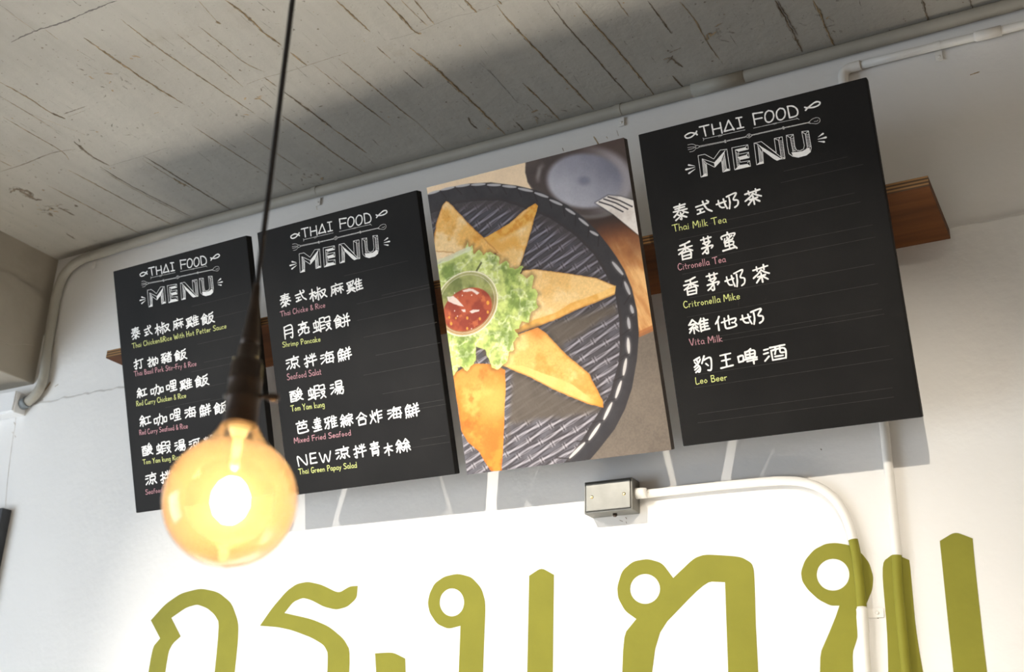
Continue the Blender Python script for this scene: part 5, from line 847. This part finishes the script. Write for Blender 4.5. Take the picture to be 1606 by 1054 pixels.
# lower white conduit from the steel box, bending down
t = thing('white_bent_conduit', 'white pipe leaving the steel box and curving down over the green lettering', 'pipe')
lp = [(.918, 2.1456), (1.00, 2.1465), (1.10, 2.1462), (1.16, 2.1452), (1.20, 2.1425), (1.232, 2.1365), (1.262, 2.123), (1.285, 2.102), (1.300, 2.077), (1.3095, 2.047), (1.3135, 2.0225), (1.3165, 1.999), (1.3185, 1.96), (1.3188, 1.931), (1.3187, 1.905), (1.3187, 1.9035)]
P = split_path([(x, -r-.0005, z) for x, z in lp], 4)
mi = [1 if (p[2] < 2.0255 and p[2] > 1.9055) else 0 for p in P[:-1]]
bm = bmesh.new(); tube(bm, P, r, 16, mi); obj('bent_pipe', bm, [M['pvc'], M['green']], t)
bm = bmesh.new(); tube(bm, [(1.3187, -r-.0005, 1.904), (1.318, -r-.0005, 1.888), (1.3176, -r-.0005, 1.862), (1.3174, -r-.0005, 1.858), (1.3165, -r-.0005, 1.80), (1.3165, -r-.0005, 1.40)], [r, r+.0015, r+.0015, r, r, r], 16); obj('lower_pipe', bm, M['pvc'], t)
bm = bmesh.new(); tube(bm, [(.9045, -.0200, 2.1452), (.919, -.018, 2.1453), (.926, -.0165, 2.1455)], [r+.0024, r+.0024, r+.001], 16); obj('box_adapter', bm, M['pvc'], t)
saddle(t, (1.3186, -r-.0005, 1.8945), 'Z', r, 0, (M['pvc'], M['pvc']))

# steel junction box
t = thing('junction_box', 'small galvanised steel junction box on the wall under the food photograph', 'electrical box', (.8537, 0, 2.1415))
bx, bz, bd = .0518, .0325, .040
bm = bmesh.new(); box(bm, -bx, bx, -bd, -.0005, -bz, bz, .0028)
front = [f for f in bm.faces if f.normal.y < -.9 or abs(f.calc_center_median().y+bd) < 1e-5]
bm.normal_update(); front = [f for f in bm.faces if f.normal.y < -.99 and f.calc_area() > .002]
ri = bmesh.ops.inset_region(bm, faces=front, thickness=.0018, depth=0)
bmesh.ops.translate(bm, verts=list({v for f in front for v in f.verts}), vec=(0, .0022, 0))
obj('box_body', bm, M['steel'], t)
bm = bmesh.new(); box(bm, -bx+.0042, bx-.0042, -bd-.0008, -bd+.0035, -bz+.0042, bz-.0042, .0014); obj('cover_plate', bm, M['steel'], t)
for s in (-1, 1):
    bm = bmesh.new(); lathe(bm, [(.0001, -.0016), (.0018, -.0016), (.0032, -.0008), (.0034, .0004)], 14, (s*.0345, -bd-.0008, 0), axis='Y'); box(bm, s*.0345-.0026, s*.0345+.0026, -bd-.0027, -bd-.0020, -.0004, .0004)
    obj('cover_screw', bm, M['brass'], t)
bm = bmesh.new(); lathe(bm, [(.0045, 0), (.0045, -.004), (.0025, -.006), (.0002, -.006)], 12, (.006, -.020, -bz), axis='Z'); obj('bottom_plug', bm, M['bronze'], t)

# white trunking box at the left, where the grey conduit ends
t = thing('cable_trunking', 'white plastic cable trunking at the left edge, where the grey conduit ends', 'trunking', (-.9765, 0, 2.598))
bm = bmesh.new(); box(bm, -.9, 0, -.038, -.0005, -.031, .031, .002); obj('trunking_body', bm, M['trunk'], t)
bm = bmesh.new(); box(bm, -.9, -.004, -.043, -.0375, -.027, .033, .0018); obj('trunking_lid', bm, M['trunk'], t)
# dark panel, only its corner shows at the left edge of the frame
bm = bmesh.new(); box(bm, -1.40, -.9515, -.030, -.0005, 1.75, 2.291, .002)
o = obj('dark_panel', bm, M['darkpanel']); tag(o, 'dark flat panel whose corner shows at the left edge, below the trunking', 'panel')

# ------------------------------------------------------------------ pendant lamp in front
PX, PY, PZc = 1.0108, -1.2672, 1.8225
t = thing('pendant_lamp', 'glowing amber globe bulb in a dark socket hanging on a black cord', 'lamp', (PX, PY, PZc))
bm = bmesh.new(); tube(bm, [(0, 0, .20), (0, 0, .7), (0, 0, CZ-PZc-.01)], .0030, 12); obj('cord', bm, M['cord'], t)
bm = bmesh.new(); lathe(bm, [(.045, CZ-PZc-.001), (.045, CZ-PZc-.012), (.040, CZ-PZc-.022), (.010, CZ-PZc-.026), (.004, CZ-PZc-.034)], 32); obj('ceiling_cup', bm, M['bronze'], t)
bm = bmesh.new(); lathe(bm, [(.0095, .156), (.0088, .166), (.0072, .180), (.0052, .200), (.0038, .222), (.0032, .226)], 24); obj('strain_relief', bm, M['bronze'], t)
sock = [(.0130, .0735), (.0160, .0735), (.0166, .0760), (.0163, .0800), (.0160, .0990), (.0166, .1005), (.0166, .1040), (.0160, .1055), (.0160, .1180), (.0165, .1195), (.0165, .1225), (.0158, .1240), (.0156, .1370), (.0140, .1420), (.0108, .1440), (.0105, .1560), (.0095, .1580)]
bm = bmesh.new(); lathe(bm, sock, 36); sk = obj('socket', bm, M['bronze'], t)
for a in (.4, 2.5, 4.6):
    bm = bmesh.new(); lathe(bm, [(.0001, 0), (.0016, .0002), (.0019, .0010), (.0017, .0020)], 10, (.0128*math.cos(a+3.6), .0128*math.sin(a+3.6), .1412)); o = obj('rim_screw', bm, M['brass'], sk)
# turn key, pointing to the camera's right, and a screw on the other side
rdir = Vector((r2.x, r2.y, 0)).normalized()
bm = bmesh.new(); tube(bm, [rdir*.0150+Vector((0, 0, .105)), rdir*.0235+Vector((0, 0, .1045))], .0022, 10)
kdir = rdir.cross(Vector((0, 0, 1)))
lathe_pts = [rdir*.0228+Vector((0, 0, .1043)), rdir*.0250+Vector((0, 0, .1041)), rdir*.0300+Vector((0, 0, .1036)), rdir*.0335+Vector((0, 0, .1032)), rdir*.0350+Vector((0, 0, .1030))]
tube(bm, lathe_pts, [.0022, .0042, .0046, .0044, .0022], 12); obj('switch_key', bm, M['bronze'], sk, True)
for s, nm in ((-1, 'side_screw'),):
    bm = bmesh.new(); tube(bm, [rdir*(s*.0155)+Vector((0, 0, .104)), rdir*(s*.0182)+Vector((0, 0, .104)), rdir*(s*.0192)+Vector((0, 0, .104))], [.0030, .0030, .0016], 14); obj(nm, bm, M['steel'], sk, True)
# glass globe
RG = .0626; prof = []
for k in range(0, 41):
    a = -PI/2+k*(PI/2+.98)/40; prof.append((max(.0002, RG*math.cos(a)), RG*math.sin(a)))
neck = [prof[-1], (.0308, .0555), (.0262, .0605), (.0225, .0655), (.0200, .0705), (.0176, .0745), (.0150, .0775)]
bm = bmesh.new(); lathe(bm, prof, 64); 

bmn = bmesh.new(); lathe(bmn, neck, 48); kill = [f for f in bmn.faces if len(f.verts) > 4]; bmesh.ops.delete(bmn, geom=kill, context='FACES_ONLY')
gl = obj('glass_globe', bm, M['bulb'], t, True); gl['label'] = 'amber glass globe'
o = obj('glass_neck', bmn, M['neck'], t, True); o['label'] = 'clear glass neck'
bm = bmesh.new(); lathe(bm, [(.0125, .0740), (.0080, .066), (.0052, .056), (.0040, .040), (.0052, .034), (.0030, .030), (.0004, .029)], 20); obj('glass_stem', bm, M['stem_glass'], gl, True)
for k in range(10):
    a = 2*PI*k/10+.2; ca, sa = math.cos(a), math.sin(a)
    bm = bmesh.new(); tube(bm, [(.0050*ca, .0050*sa, .020), (.0110*ca, .0110*sa, .015), (.0155*ca, .0155*sa, .006), (.0160*ca, .0160*sa, -.004), (.0120*ca, .0120*sa, -.014), (.0050*ca, .0050*sa, -.020)], .0017, 8); obj('filament', bm, M['filament'], gl, True)
